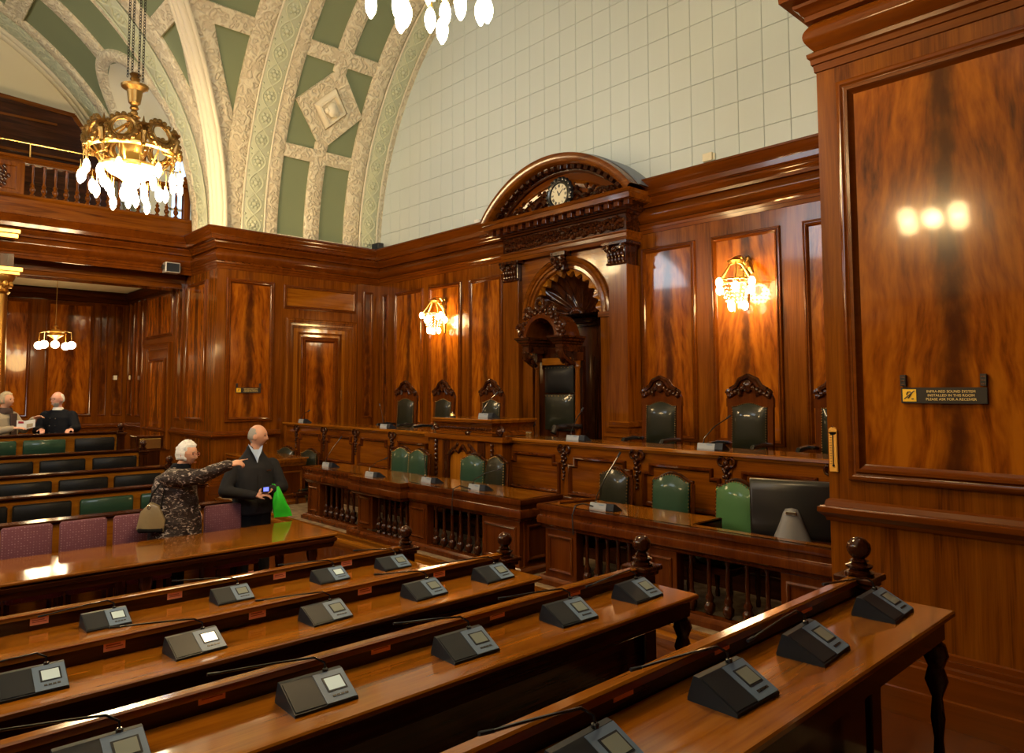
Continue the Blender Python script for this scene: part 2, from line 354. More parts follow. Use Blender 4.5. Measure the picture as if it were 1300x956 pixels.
# walls
wall_back = struct('wall_back'); wall_left = struct('wall_left'); wall_gallery = struct('wall_gallery'); wall_right = struct('wall_right'); wall_far = struct('wall_far')
MB().box(XL-.2, -9.75, YW, YW+.2, FL0, 5.5, 0).box(-7.2, XR+.2, YW, YW+.2, FL0, 5.5, 0).box(-9.75, -7.2, YW, YW+.2, 4.45, 5.5, 0).build('panelling', 'wood_z', wall_back, 0)
MB().box(XL-.2, XR+.2, YW, YW+.2, 5.5, 12, 0).build('plaster', 'grout', wall_back, 0)
MB().box(XL-.2, XL, YP, YW, FL0, 5.46, 0).build('panelling', 'wood_z', wall_left, 0)
MB().box(XE, XL-.2, YP, YP+.2, FL0, 5.44, 0).build('panelling', 'wood_z', wall_gallery, 0)
MB().box(XR, 4, YP, YP+.25, FL0, 5.46, 0).box(XR, XR+.25, YP+.25, YW, FL0, 5.46, 0).build('panelling', 'wood_z', wall_right, 0)
MB().box(XE-.2, XE, -7, YP, FL0, 5.44, 0).build('panelling', 'wood_z', wall_far, 0)
MB().box(XE-.2, XE, -7, YP, 5.44, 12, 0).build('plaster', 'cream_wall', wall_far, 0)
b = MB().box(XE, 4.2, -10.2, -10, FL0, 12, 0); sobj('wall_south', b, 'cream_wall', 0)
b = MB().box(4, 4.2, -10, YP+.25, FL0, 12, 0); sobj('wall_east', b, 'cream_wall', 0)
b = MB().box(XE, 4, -9.98, -9.9, FL0, 4.6, 0); sobj('wall_south_panelling', b, 'wood_z', 0)
b = MB().box(3.9, 3.98, -9.9, YP, FL0, 4.6, 0); sobj('wall_east_panelling', b, 'wood_z', 0)
# tiles above the panelling on the back wall
tw, th = .395, .478; cells = []
for i in range(32):
    for j in range(14):
        x0, z0 = XR-.06-tw*(i+1), 5.38+th*j
        xc, zc = x0+tw/2, z0+th/2
        if math.hypot(xc-XC, zc-ZC) > 6.45 or z0 > 11.4: continue
        cells.append((math.hypot(xc, zc-2.1), x0, z0))
cells.sort(); cc = .0022
def tile_mb(): 
    return MB().box(cc, tw-cc, -.022, .001, cc, th-cc, .006)
tme = tile_mb().mesh('tile', 'tile', 0)
rest = MB()
for k, (d, x0, z0) in enumerate(cells):
    if k < 298:
        o = bpy.data.objects.new('tile', tme); COL.objects.link(o); o.parent = wall_back; o.location = (x0, YW-.001*random.random(), z0)
    else: rest.merge(tile_mb(), Matrix.Translation((x0, YW-.001*random.random(), z0)))
r_ = rest.build('tiles_beyond', 'tile', wall_back, 0); r_['kind'] = 'stuff'
# entablature running round the bay, the piers and the gallery front
ENT = [(3.9, YP), (XR, YP), (XR, YW), (XL, YW), (XL, YP), (-16.25, YP), (-16.25, -6.8)]
ARC = [(0, 4.64), (.012, 4.645), (.018, 4.70), (.03, 4.705), (.034, 4.745), (.05, 4.76), (.055, 4.79), (.02, 4.815)]
FRZ = [(.02, 4.815)]+[(.012+.062*math.sin(PI*t/10), 4.82+.23*t/10) for t in range(11)]+[(.02, 5.05)]
CRN = [(.02, 5.05), (.055, 5.06), (.06, 5.10), (.075, 5.11), (.09, 5.145), (.12, 5.165), (.125, 5.19), (.20, 5.215), (.205, 5.285), (.22, 5.295), (.225, 5.32), (.245, 5.345), (.275, 5.385), (.285, 5.42), (.30, 5.425), (.30, 5.455), (0, 5.46)]
trim = struct('trim_2')
MB().sweep(ARC, ENT).build('architrave', 'wood_m', trim); MB().sweep(FRZ, ENT).build('frieze', 'wood_m', trim, 60); MB().sweep(CRN, ENT).build('cornice', 'wood_m', trim)
DADO = [(0, 1.13), (.02, 1.135), (.025, 1.16), (.05, 1.18), (.07, 1.20), (.07, 1.235), (.05, 1.245), (.03, 1.25), (.022, 1.285), (0, 1.30)]
trim = struct('trim_3')
MB().sweep(DADO, [(3.9, YP), (XR, YP), (XR, 7.0)]).build('dado_rail', 'wood_m', trim)
MB().sweep(DADO, [(XL, 7.0), (XL, YP), (XE, YP), (XE, -6.8)]).build('dado_rail', 'wood_m', trim)
trim = struct('baseboard_right')
BASE = [(0, .34), (.015, .33), (.02, .30), (.035, .295), (.04, .26), (.065, .25), (.07, .225), (.09, .215), (.09, .06), (.11, .055), (.11, FL0), (0, FL0)]
MB().sweep(BASE, [(3.9, YP), (XR, YP), (XR, 7.0)]).build('skirting', 'wood_m', trim)
trim = struct('baseboard_left')
MB().sweep(BASE, [(XL, 7.0), (XL, YP), (XE, YP)]).build('skirting', 'wood_m', trim)
PM = [(0, .001), (0, .022), (.012, .034), (.028, .036), (.040, .026), (.046, .026), (.056, .044), (.072, .040), (.086, .018), (.098, .010), (.104, .002)]
nfl = [0]
def panel(par, o, ex, w, h, flip=1, sc=1.0, mat=None, ez=(0, 0, 1)):
    """raised picture-frame moulding and a figured panel, o = lower left, seen from the room"""
    ex, ez = Vector(ex), Vector(ez); n = ex.cross(ez); o = Vector(o)
    prof = [(i*sc, p*min(1, sc*1.2)) for i, p in PM]
    mo = MB().frame(o, ex, ez, w, h, prof); mo.build('panel_moulding', 'wood_m', par)
    i = .1*sc; c = o+ex*w/2+ez*h/2
    q = MB(); a, b = w/2-i, h/2-i
    P = [c+ex*x+ez*z for x, z in ((-a, -b), (a, -b), (a, b), (-a, b))]
    q.add([p+n*.006 for p in P]+[p-n*.001 for p in P], [(0, 1, 2, 3), (0, 4, 5, 1), (1, 5, 6, 2), (2, 6, 7, 3), (3, 7, 4, 0)])
    k = nfl[0] % 4; nfl[0] += 1
    q.build('panel', mat or FL[k], par, 0, uv=lambda p: ((p-c).dot(ex)*flip, (p-c).dot(ez)+k))
# back wall panels
for x0, x1 in ((-14.64, -14.40), (-14.12, -13.0), (-12.78, -11.66), (-11.40, -10.38), (-7.02, -6.02), (-5.74, -4.66), (-4.34, -3.26), (-3.0, -2.72)):
    panel(wall_back, (x0, YW, 1.34), X, x1-x0, 4.40-1.34, sc=.85 if x1-x0 > .5 else .5)
# wing wall: panels, door with casing
panel(wall_left, (XL, 5.79, 1.48), Y, 1.03, 2.98); panel(wall_left, (XL, 7.04, 3.92), Y, 1.79, .52, sc=.7, mat='top_y'); panel(wall_left, (XL, 9.03, 1.48), Y, .26, 2.98, sc=.5)
door = struct('door_1')
CAS = [(0, .001), (0, .07), (.03, .095), (.055, .095), (.06, .075), (.10, .075), (.105, .055), (.15, .05), (.16, .03), (.19, .03), (.19, .005)]
MB().frame((XL, 7.08, .75), Y, Z, 1.76, 2.96, CAS).build('door_casing', 'wood_z', door)
leaf = MB().box(XL, XL+.02, 7.27, 8.54, .75, 3.50, .004).build('door_leaf', 'top_z', door)
panel(leaf, (XL+.02, 7.45, 1.0), Y, .91, 2.32, sc=1.2); 
MB().frame((XL+.02, 7.36, .90), Y, Z, 1.09, 2.52, [(0, 0), (0, .012), (.02, .02), (.05, .012), (.05, 0)]).build('leaf_moulding', 'wood_z', leaf)
h = MB().box(XL+.02, XL+.03, 8.40, 8.46, 1.78, 2.22).build('push_plate', 'brass', door)
MB().tube([(XL+.03, 8.43, 1.9), (XL+.08, 8.43, 1.9), (XL+.08, 8.43, 2.12), (XL+.03, 8.43, 2.12)], .011).build('door_handle', 'brass', door)
# gallery-side face of the left pier (faces the hall), its small door, far wall under the gallery
for x0, w_ in ((-16.45, 1.12), (-17.12, .42), (-20.75, .5), (-20.05, .5)): panel(wall_gallery, (x0, YP, 1.48), X, w_, 2.98, sc=.8 if w_ > .6 else .6)
panel(wall_gallery, (-19.3, YP, 3.40), X, 1.95, 1.06, sc=.8)
door = struct('door_2')
MB().frame((-19.3, YP, .8), X, Z, 1.95, 2.45, CAS).build('door_casing', 'wood_z', door)
leaf = MB().box(-19.11, -17.54, YP-.02, YP, .8, 3.06).build('door_leaf', 'wood_z', door)
panel(leaf, (-18.95, YP-.02, .95), X, 1.2, 1.95, sc=.9)
for y0, y1 in ((-2.2, -1.2), (-1.0, 0), (.2, 1.0), (1.3, 2.0), (2.3, 3.42), (3.72, 4.78), (4.92, 5.12), (5.24, 5.5)):
    panel(wall_far, (XE, y0, 1.48), Y, y1-y0, 2.9, sc=.8 if y1-y0 > .5 else .45)
# right pier
panel(wall_right, (-2.26, YP, 1.45), X, 1.46, 3.06, sc=1.25); panel(wall_right, (-.6, YP, 1.45), X, 1.4, 3.06, sc=1.25); panel(wall_right, (1.0, YP, 1.45), X, 1.4, 3.06, sc=1.25)
# ------------------------------------------------------------------ vaults
def PA(s, a, r): t = math.radians(a); return Vector((XC-r*math.cos(t), s, ZC+r*math.sin(t)))     # barrel along y (recess and its crossing cell): s = y
def PB(s, a, r): t = math.radians(a); return Vector((s, YC+r*math.cos(t), ZC+r*math.sin(t)))     # barrel along x (gallery arm): s = x
RI, RO = 6.13, 6.20
def strip(mb, P, fl, fr, a0, a1, n, r0=RI, r1=RO):
    g = lambda f, a: f(a) if callable(f) else f
    rows = []
    for i in range(n+1):
        a = a0+(a1-a0)*i/n; l, r = g(fl, a), g(fr, a)
        rows.append([P(l, a, r1), P(l, a, r0+.02), P(l+(r-l)*.06, a, r0), P(r-(r-l)*.06, a, r0), P(r, a, r0+.02), P(r, a, r1)])
    mb.grid(rows)
    for row in (rows[0], rows[-1]): o = len(mb.v); mb.add(row, [tuple(range(6))])
ceiling = struct('ceiling')
grA = lambda a: YC+RV*math.cos(math.radians(a)); grB = lambda a: XC-RV*math.cos(math.radians(a))
b = MB()
def sheet(mb, P, fl, fr, a0, a1, n, m=1, r=RO):
    g = lambda f, a: f(a) if callable(f) else f
    mb.grid([[P(g(fl, a0+(a1-a0)*i/n)+(g(fr, a0+(a1-a0)*i/n)-g(fl, a0+(a1-a0)*i/n))*k/m, a0+(a1-a0)*i/n, r) for k in range(m+1)] for i in range(n+1)])
sheet(b, PA, lambda a: max(YC, YC+RO*abs(math.cos(math.radians(a)))), YW, 0, 180, 60)
b.build('vault_field', 'green', ceiling, 60)
LX, LH, LA0, LA1 = -17.6, 1.38, 22., 40.5
def hw(a, e=0): 
    top = LA1+e*8
    return 0 if a >= top else (LH+e)*(math.sqrt(max(0, 1-((a-LA0)/(top-LA0))**2)) if a > LA0 else 1)
b = MB()
sheet(b, PB, XE, lambda a: LX-hw(a), 0, LA1, 40); sheet(b, PB, lambda a: LX+hw(a), lambda a: XC-RO*math.cos(math.radians(a)), 0, LA1, 40)
sheet(b, PB, XE, lambda a: XC-RO*abs(math.cos(math.radians(a))), LA1, 180, 60)
b.build('vault_field', 'green', ceiling, 60)
b = MB()                                                # plain south and east arms, out of view
for (x0, x1) in ((XC, 4),): sheet(b, PB, lambda a: XC+RO*abs(math.cos(math.radians(a))), 4, 0, 180, 40)
sheet(b, PA, -10, lambda a: YC-RO*abs(math.cos(math.radians(a))), 0, 180, 40)
b.build('vault_plain', 'cream', ceiling, 60)
# recess barrel: cream relief stiles, rails, diamond
def AS(l, r, a0, a1, n=None, mat='cream_relief', name='rib'):
    m = MB(); strip(m, PA, l, r, a0, a1, n or max(2, int(abs(a1-a0)/1.5))); return m.build(name, mat, ceiling, 60)
stile_a = 178
AS(5.64, 6.05, 0, stile_a); AS(6.55, 6.83, 0, stile_a); AS(8.45, 8.84, 0, stile_a)
for l, r in ((6.05, 6.53), (8.86, 9.32)): AS(l, r, 0, stile_a, mat='green_band', name='green_band')
AS(9.34, YW, 0, stile_a, mat='cream_relief', name='rope_edge')
for a0, a1 in ((1.0, 16.9), (40.0, 60)): AS(7.46, 7.82, a0, a1)
for a0, a1 in ((-.5, 1.2), (16.9, 19.6), (37.0, 40.0), (60, 63), (80, 83), (97, 100)): AS(6.83, 8.45, a0, a1, 3)
AS(7.46, 7.82, 63, 117)
# plain bead mouldings edging the green bands
m = MB()
for y in (6.05, 6.53, 8.86, 9.32):
    m.tube([PA(y, a, RI-.005) for a in range(0, 178, 2)], .022, 6)
m.build('band_bead', 'cream', ceiling, 60)
# interlaced strapwork and rosettes on the green bands
for yc in (6.29, 9.09):
    m = MB()
    for ph in (0, PI):
        m.tube([PA(yc+.15*math.sin(a*PI/4.2+ph), a, RI-.006) for a in [i*.35 for i in range(200)]], .020, 5)
    for k in range(16):
        a = 2.1+4.2*k; c = PA(yc, a, RI); 
        m.ball(c, .055, 8, 5)
        for q in range(6):
            an = q*PI/3; m.ball(PA(yc+.085*math.cos(an), a+.085*math.sin(an)*9.3, RI), .035, 6, 4)
        for s_ in (-1, 1): m.ball(PA(yc+.19*s_, a+2.1, RI), .03, 6, 4); m.ball(PA(yc+.17*s_, a+1.2, RI), .022, 6, 4)
    m.build('strapwork', 'green_band', ceiling, 60)
# diamond with boss
dc, da = 7.66, 28.3
def diamond(hs, ha, r): return [PA(dc-hs, da, r), PA(dc, da+ha, r), PA(dc+hs, da, r), PA(dc, da-ha, r)]
m = MB()
D0, D1 = diamond(.80, 8.6, RO), diamond(.80, 8.6, RI); D2 = diamond(.42, 4.5, RI)
m.grid([D0, D1, D2, diamond(.42, 4.5, RI+.06)], closed_v=True)
m.build('diamond_frame', 'cream_relief', ceiling, 0)
m = MB(); m.grid([diamond(.42, 4.5, RI+.06), diamond(.39, 4.2, RI+.02), diamond(.33, 3.5, RI-.12), diamond(.27, 2.9, RI-.13), diamond(.22, 2.4, RI-.06), diamond(.0, .0, RI-.07)], closed_v=True)
m.ball(PA(dc, da, RI-.10), .13, 10, 6, (1, 1, 1.3)); m.ball(PA(dc+.1, da-.6, RI-.10), .08, 8, 5); m.ball(PA(dc-.1, da-.4, RI-.10), .08, 8, 5)
m.build('diamond_boss', 'cream', ceiling, 40)
# bars joining the diamond to the stiles and rails
AS(7.50, 7.80, 19.6, 21.2, 2); AS(7.50, 7.80, 35.6, 37.0, 2)
# crossing cells beside the groin
tl = lambda a: 5.64 if a < 22.3 else 5.64-(a-22.3)/14.5*.70
m = MB(); strip(m, PA, lambda a: grA(a)+.03, tl, 0, 36.9, 26); strip(m, PA, grA, 5.66, 36.9, 40.2, 4); strip(m, PA, lambda a: grA(a)+.02, lambda a: min(grA(a)+.34, 5.64), 40.2, 86, 30)
strip(m, PA, lambda a: min(5.5, grA(a)+1.2), 5.66, 55, 58, 3)
m.build('groin_ribs', 'cream_relief', ceiling, 60)
m = MB()
for dx, r in ((-.13, .05), (-.045, .075), (.06, .085), (.15, .05)):
    m.tube([Vector((XC-(RI-.02)*math.cos(t)+dx*.7, YC+(RI-.02)*math.cos(t)+dx*.7, ZC+(RI-.02)*math.sin(t))) for t in [PI/2*i/50 for i in range(50)]], r, 8)
m.build('groin_moulding', 'cream', ceiling, 60)
tb = lambda a: -14.78 if a < 26.0 else -14.78+(a-26.0)/10.9*.88
m = MB(); strip(m, PB, lambda a: max(tb(a), -14.78), lambda a: grB(a)-.03, 0, 36.9, 26); strip(m, PB, -14.8, grB, 36.9, 40.2, 4); strip(m, PB, lambda a: max(grB(a)-.34, -14.78), lambda a: grB(a)-.02, 40.2, 86, 30)
m.build('groin_ribs', 'cream_relief', ceiling, 60)
def BS(l, r, a0, a1, n=None, mat='cream_relief', name='rib'):
    m = MB(); strip(m, PB, l, r, a0, a1, n or max(2, int(abs(a1-a0)/1.5))); return m.build(name, mat, ceiling, 60)
BS(-15.33, -14.80, 0, 178); BS(-16.0, -15.36, 0, 178, mat='green_band', name='green_band'); BS(-16.2, -16.02, 0, 178)
m = MB()
for x in (-15.36, -16.01): m.tube([PB(x, a, RI-.005) for a in range(0, 178, 2)], .024, 6)
for ph in (0, PI): m.tube([PB(-15.68+.2*math.sin(a*PI/4.2+ph), a, RI-.006) for a in [i*.4 for i in range(170)]], .022, 5)
for k in range(15):
    m.ball(PB(-15.68, 2.1+4.2*k, RI), .06, 8, 5)
    for q in range(6): m.ball(PB(-15.68+.1*math.cos(q*PI/3), 2.1+4.2*k+.9*math.sin(q*PI/3), RI), .04, 6, 4)
m.build('strapwork', 'green_band', ceiling, 60)
BS(-19.65, -19.3, 0, 178); BS(-20.35, -19.68, 0, 178, mat='green_relief', name='green_band'); BS(-20.62, -20.37, 0, 178, mat='cream', name='rib'); BS(XE, -20.64, 0, 178, mat='cream', name='rib')
BS(-17.85, -17.36, 41.5, 90); BS(-19.3, -17.85, 57.5, 61.5); BS(-17.36, -16.2, 62, 66)
# lunette over the gallery: cream ring, tunnel, back wall
T = [PI*i/36 for i in range(37)]
def ring_pt(e, t):                 # arch outline in (x, angle), e grows the outline
    return LX+(LH+e)*math.cos(t), LA0+(LA1+e*8-LA0)*math.sin(t)
def outline(e): return [(LX+LH+e, a) for a in (0, 6, 12, 18)]+[ring_pt(e, t) for t in T]+[(LX-LH-e, a) for a in (18, 12, 6, 0)]
m = MB(); m.grid([[PB(x, a, RO) for x, a in outline(.34)], [PB(x, a, RI-.02) for x, a in outline(.32)], [PB(x, a, RI-.06) for x, a in outline(.18)], [PB(x, a, RI-.02) for x, a in outline(.04)], [PB(x, a, RO) for x, a in outline(0)]]); m.build('lunette_ring', 'cream_relief', ceiling, 60)
m = MB(); pts = [PB(x, a, RO) for x, a in outline(0)]; m.grid([pts, [Vector((p.x, 7.4, p.z)) for p in pts]]); m.build('lunette_reveal', 'cream', ceiling, 60)
b = MB().box(LX-1.6, LX+1.6, 7.4, 7.5, 5.2, 10, 0); sobj('wall_lunette', b, 'grey_wall', 0)
b = MB().box(-19.1, -16.1, YP+.2, 7.4, 5.36, 5.44, 0); sobj('floor_lunette', b, 'wood_x', 0)
win = struct('window_1')
MB().box(LX-LH+.01, LX-LH+.03, 5.95, 6.95, 5.9, 8.2, 0).build('pane', 'sky_pane', win, 0)
m = MB()
for y in (5.93, 6.45, 6.95): m.box(LX-LH+.01, LX-LH+.07, y-.03, y+.03, 5.85, 8.25)
for z in (5.87, 6.7, 7.5, 8.22): m.box(LX-LH+.01, LX-LH+.07, 5.9, 6.98, z-.03, z+.03)
m.build('window_frame', 'cream', win)
# ------------------------------------------------------------------ gallery
GX = -16.25
gal = struct('floor_gallery')
MB().box(XE, GX-.02, -6.8, YP-.001, 4.72, 5.44, 0).build('gallery_slab', 'dark_y', gal, 0)
MB().box(XE+.2, GX-.9, -6.8, YP-.05, 4.69, 4.72, 0).build('gallery_soffit', 'cream_wall', gal, 0)
BEAM = [(0, 4.42), (.02, 4.42), (.03, 4.50), (.05, 4.51), (.055, 4.59), (.09, 4.63), (.10, 4.70), (0, 4.72)]
m = MB(); m.sweep(BEAM, [(-16.75, YP), (-16.75, -6.8)]); m.box(-17.2, -16.751, -6.8, YP-.001, 4.40, 4.72); m.build('gallery_beam', 'wood_y', gal)
MB().sweep([(0, 4.40), (.05, 4.42), (.06, 4.5), (.14, 4.56), (.16, 4.66), (0, 4.69)], [(XL-1.9, YP), (XE, YP), (XE, -6.8)]).build('gallery_cornice', 'dark_y', gal)
MB().box(-16.9, GX+.02, -6.8, YP, 5.44, 5.80).build('gallery_kerb', 'wood_y', gal)
m = MB().sweep([(0, 5.78), (.05, 5.79), (.07, 5.83), (.05, 5.87), (0, 5.87)], [(GX-.02, YP), (GX-.02, -6.8)]); m.box(-16.55, GX-.02, -6.8, YP-.001, 5.80, 5.87); m.build('kerb_cap', 'wood_y', gal)
eg = struct('floor_gallery_unseen')                      # unseen gallery added over the photographer, mirrors the west one, shades near desks
MB().box(-.78, 3.98, -6.8, YP-.001, 4.74, 5.44, 0).build('gallery_slab', 'dark_y', eg, 0)
MB().box(-.9, -.78, -6.8, YP-.001, 5.1, 5.46, 0).build('gallery_edge', 'wood_y', eg, 0); MB().box(-.70, -.58, -6.8, YP-.001, 6.5, 6.62, 0).build('gallery_rail', 'wood_y', eg, 0)
bal = thing('gallery_balustrade', 'turned mahogany balustrade with carved panel along the gallery front', 'balustrade', (GX-.15, 0, 5.87))
BALP = [(.045, 0), (.045, .06), (.022, .08), (.05, .13), (.055, .17), (.028, .21), (.045, .25), (.025, .28), (.018, .32), (.026, .45), (.022, .58), (.032, .62), (.03, .64)]
bme = MB().lathe(BALP, seg=10).mesh('baluster', 'wood_z', 50)
for k in range(15):
    o = bpy.data.objects.new('baluster', bme); COL.objects.link(o); o.parent = bal; o.location = (0, 2.60+.19*k, 0)
m = MB().sweep([(-.09, .64), (-.07, .70), (-.10, .72), (-.09, .77), (.09, .77), (.10, .72), (.07, .70), (.09, .64)], [(0, 5.5), (0, -2)]); m.build('handrail', 'wood_y', bal)
m = MB().box(-.07, .07, 1.62, 2.46, 0, .64); m.build('panel_pedestal', 'wood_z', bal)
m = MB().frame((.07, 1.70, .04), Y, Z, .68, .56, [(0, 0), (0, .02), (.05, .02), (.07, 0)]); m.build('panel_moulding', 'wood_z', bal)
m = MB()
for k in range(26):
    a = k*2.4; rr = .05+.0075*k; m.ball((.075, 2.04+rr*.8*math.cos(a), .32+rr*math.sin(a)), .035, 7, 5, (.6, 1, 1.3))
m.build('carving', 'dark_z', bal)
m = MB().box(-.07, .07, 5.40, 5.54, 0, .80).box(-.10, .10, 5.37, 5.57, .80, .86).lathe([(.05, .86), (.03, .88), (.07, .93), (.06, .98), (.01, 1.01)], (0, 5.47, 0)); m.build('newel', 'wood_z', bal)
rail = thing('brass_rail', 'thin brass rail on posts above the gallery balustrade', 'rail', (GX-.2, 0, 6.64))
MB().tube([(0, -2, .30), (0, 5.3, .30)], .017, 8).build('rail', 'brass', rail)
for y in (-.2, 1.2, 2.55, 4.0, 5.25): MB().lathe([(.03, 0), (.03, .02), (.013, .03), (.013, .28), (.02, .3)], (0, y, 0), 8).build('post', 'brass', rail)
gp = struct('trim_4')
m = MB().prism([(-19.9, -3, 5.44), (-19.9, 4.9, 5.44), (-19.9, 4.9, 7.4), (-19.9, 4.45, 8.15), (-19.9, 3.95, 8.86), (-19.9, -3, 9.3)], (-.12, 0, 0)); m.build('gallery_screen', 'dark_y', gp, 0)
m = MB()
for z in (6.6, 7.7, 8.5): m.box(-19.9, -19.86, -3, 4.2 if z < 8 else 3.6, z, z+.06)
m.prism([(-19.86, 3.98, 8.88), (-19.86, 4.48, 8.17), (-19.86, 4.42, 8.08), (-19.86, 3.90, 8.80)], (-.06, 0, 0)); m.prism([(-19.86, -3, 9.34), (-19.86, 3.97, 8.9), (-19.86, 3.95, 8.8), (-19.86, -3, 9.22)], (-.06, 0, 0))
m.build('screen_moulding', 'wood_y', gp)
co = thing('column', 'gilded column with a moulded capital under the gallery at the left picture edge', 'column', (-16.25, 2.07, FL0))
MB().lathe([(.30, 0), (.30, .2), (.26, .22), (.28, .3), (.22, .36), (.225, 1.0), (.21, 2.6), (.19, 4.05)], seg=24).build('shaft', 'gold', co)
MB().lathe([(.20, 4.05), (.235, 4.09), (.20, 4.13), (.20, 4.2), (.24, 4.25), (.30, 4.36), (.30, 4.40)], seg=24).box(-.32, .32, -.32, .32, 4.40, 4.46).box(-.36, .36, -.36, .36, 4.46, 4.535).build('capital', 'gold', co)
MB().box(-.24, .20, -.24, .24, 4.535, 4.80).build('impost_block', 'dark_z', co); MB().box(.1, .33, -.27, .27, 5.08, 5.16).box(.1, .36, -.30, .30, 5.17, 5.24).build('impost_cap', 'gold', co)
m = MB()
for k in range(12):
    a = k*PI/6
    m.ball((.22*math.cos(a), .22*math.sin(a), 4.24), .06, 6, 5, (1, 1, 1.3))
m.build('capital_leaves', 'gold', co)
# ------------------------------------------------------------------ aedicule round the throne
AX = -8.48
ae = thing('throne_aedicule', 'carved mahogany arched surround with shell niche behind the tall throne', 'aedicule', (AX, 9.1, DAISZ))
def zz(z): return z-DAISZ
for s_ in (-1, 1):
    x = s_*1.25
    p = MB().box(x-.185, x+.185, 0, .37, zz(1.62), zz(4.14)); p.build('pilaster', 'wood_z', ae)
    m = MB().box(x-.22, x+.22, -.05, .37, 0, zz(1.40)); m.box(x-.25, x+.25, -.08, .37, zz(1.38), zz(1.44)).box(x-.225, x+.225, -.055, .37, zz(1.44), zz(1.52)).box(x-.205, x+.205, -.03, .37, zz(1.52), zz(1.63), .02); m.build('pilaster_base', 'wood_x', ae)
    m = MB().box(x-.17, x+.17, -.01, .3, zz(4.14), zz(4.5)); m.box(x-.25, x+.25, -.10, .3, zz(4.46), zz(4.51)); m.tube([(x-.2, -.02, zz(4.16)), (x+.2, -.02, zz(4.16))], .025, 6)
    for sx in (-1, 1):
        m.tube([(x+sx*(.16+.05*math.cos(t)*(1-t/9)), -.08, zz(4.40)+.06*math.sin(t)*(1-t/9)) for t in [i*.5 for i in range(17)]], .026, 6)
        m.ball((x+sx*.17, -.08, zz(4.40)), .035)
    for q in range(5):
        for r_ in range(2):
            m.ball((x-.14+.07*q, -.03-.02*r_, zz(4.21)+.09*r_), .05, 7, 5, (.7, .7, 1.25))
    m.ball((x, -.08, zz(4.38)), .05); m.build('capital', 'dark_z', ae)
# entablature
w1 = 1.45
def ent(name, prof, mat, hw_):
    p = [(o, zz(z)) for o, z in prof]
    m = MB().sweep(p, [(hw_, .37), (hw_, -.02), (-hw_, -.02), (-hw_, .37)][::1]); return m.build(name, mat, ae)
def rect_ring(name, prof, mat, hw_, yb=.37, yf=-.02, sm=35):
    m = MB(); 
    m.grid([[(-hw_-o, yb, zz(z)), (-hw_-o, yf-o, zz(z)), (hw_+o, yf-o, zz(z)), (hw_+o, yb, zz(z))] for o, z in prof]); return m.build(name, mat, ae, sm)
rect_ring('architrave', [(-.3, 4.51), (0, 4.51), (.01, 4.57), (.025, 4.575), (.03, 4.63), (.05, 4.65), (.05, 4.67), (.0, 4.675)], 'wood_x', w1)
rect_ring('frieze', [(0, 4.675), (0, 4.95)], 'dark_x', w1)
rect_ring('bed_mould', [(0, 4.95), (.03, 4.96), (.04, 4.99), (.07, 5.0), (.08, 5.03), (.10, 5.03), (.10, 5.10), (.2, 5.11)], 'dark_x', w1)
rect_ring('corona', [(.20, 5.11), (.27, 5.12), (.275, 5.20), (.29, 5.21), (.30, 5.24), (.31, 5.26), (-.5, 5.28)], 'wood_x', w1)
for k in range(17): x = -1.60+.2*k; MB().box(x-.05, x+.05, -.02-.19, -.02-.09, zz(5.03), zz(5.11)).build('dentil', 'wood_dm', ae, 0)
m = MB(); random.seed(3)
for k in range(150):
    x = -1.40+2.8*(k+.5)/150; m.ball((x, -.03, zz(4.815)+.075*math.sin(k*1.9)+.02*random.uniform(-1, 1)), random.uniform(.028, .05), 6, 4)
m.build('carved_frieze', 'dark_x', ae)['kind'] = 'stuff'
# segmental pediment
Rp, hwp = 2.27, 1.77; cz = zz(5.26)+.90-Rp; a0 = math.asin(hwp/Rp)
def arc(r, y, n=40, a=a0): return [(r*math.sin(-a+2*a*i/n), y, cz+r*math.cos(-a+2*a*i/n)) for i in range(n+1)]
m = MB(); m.grid([arc(Rp-.17, -.02), arc(Rp-.17, -.24), arc(Rp-.15, -.27), arc(Rp-.14, -.29), arc(Rp-.05, -.33), arc(Rp, -.33), arc(Rp+.01, -.29), arc(Rp+.01, .37)]); m.build('pediment_arch', 'wood_x', ae)
MB().grid([arc(Rp+.015, -.12), arc(Rp+.03, -.10), arc(Rp+.03, .37)]).build('lead_roof', 'lead', ae)
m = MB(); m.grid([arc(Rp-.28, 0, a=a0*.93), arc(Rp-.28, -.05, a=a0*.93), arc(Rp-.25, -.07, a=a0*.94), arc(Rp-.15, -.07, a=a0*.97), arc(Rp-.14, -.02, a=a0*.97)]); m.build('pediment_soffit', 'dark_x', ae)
for i in range(23):
    a = -a0*.93+2*a0*.93*i/22; t = MB().box(-.045, .045, -.20, -.06, Rp-.24, Rp-.14); MB().merge(t, Matrix.Translation((0, 0, cz)) @ Matrix.Rotation(a, 4, 'Y')).build('modillion', 'dark_z', ae, 0)
m = MB(); P = arc(Rp-.2, 0.0); m.prism(P, (0, .12, 0)); m.build('tympanum', 'wood_m', ae, 0)
m = MB(); m.grid([arc(Rp-.52, -.01, a=a0*.80), arc(Rp-.52, -.05, a=a0*.80), arc(Rp-.47, -.06, a=a0*.82), arc(Rp-.42, -.03, a=a0*.84), arc(Rp-.40, -.01, a=a0*.85)]); m.build('inner_arch', 'wood_x', ae)
m = MB(); random.seed(5)
for s_ in (-1, 1):
    m.tube([(s_*(.28+.9*t), -.05, zz(5.34)+.11*math.sin(3.2*t*PI)*(1-t*.5)+.06) for t in [i/30 for i in range(31)]], [.05*(1-i/45) for i in range(31)], 6)
    for k in range(26):
        t = k/26; m.ball((s_*(.28+1.0*t), -.04, zz(5.36)+(.30*(1-t)+.03)*random.random()), random.uniform(.03, .055), 6, 4)
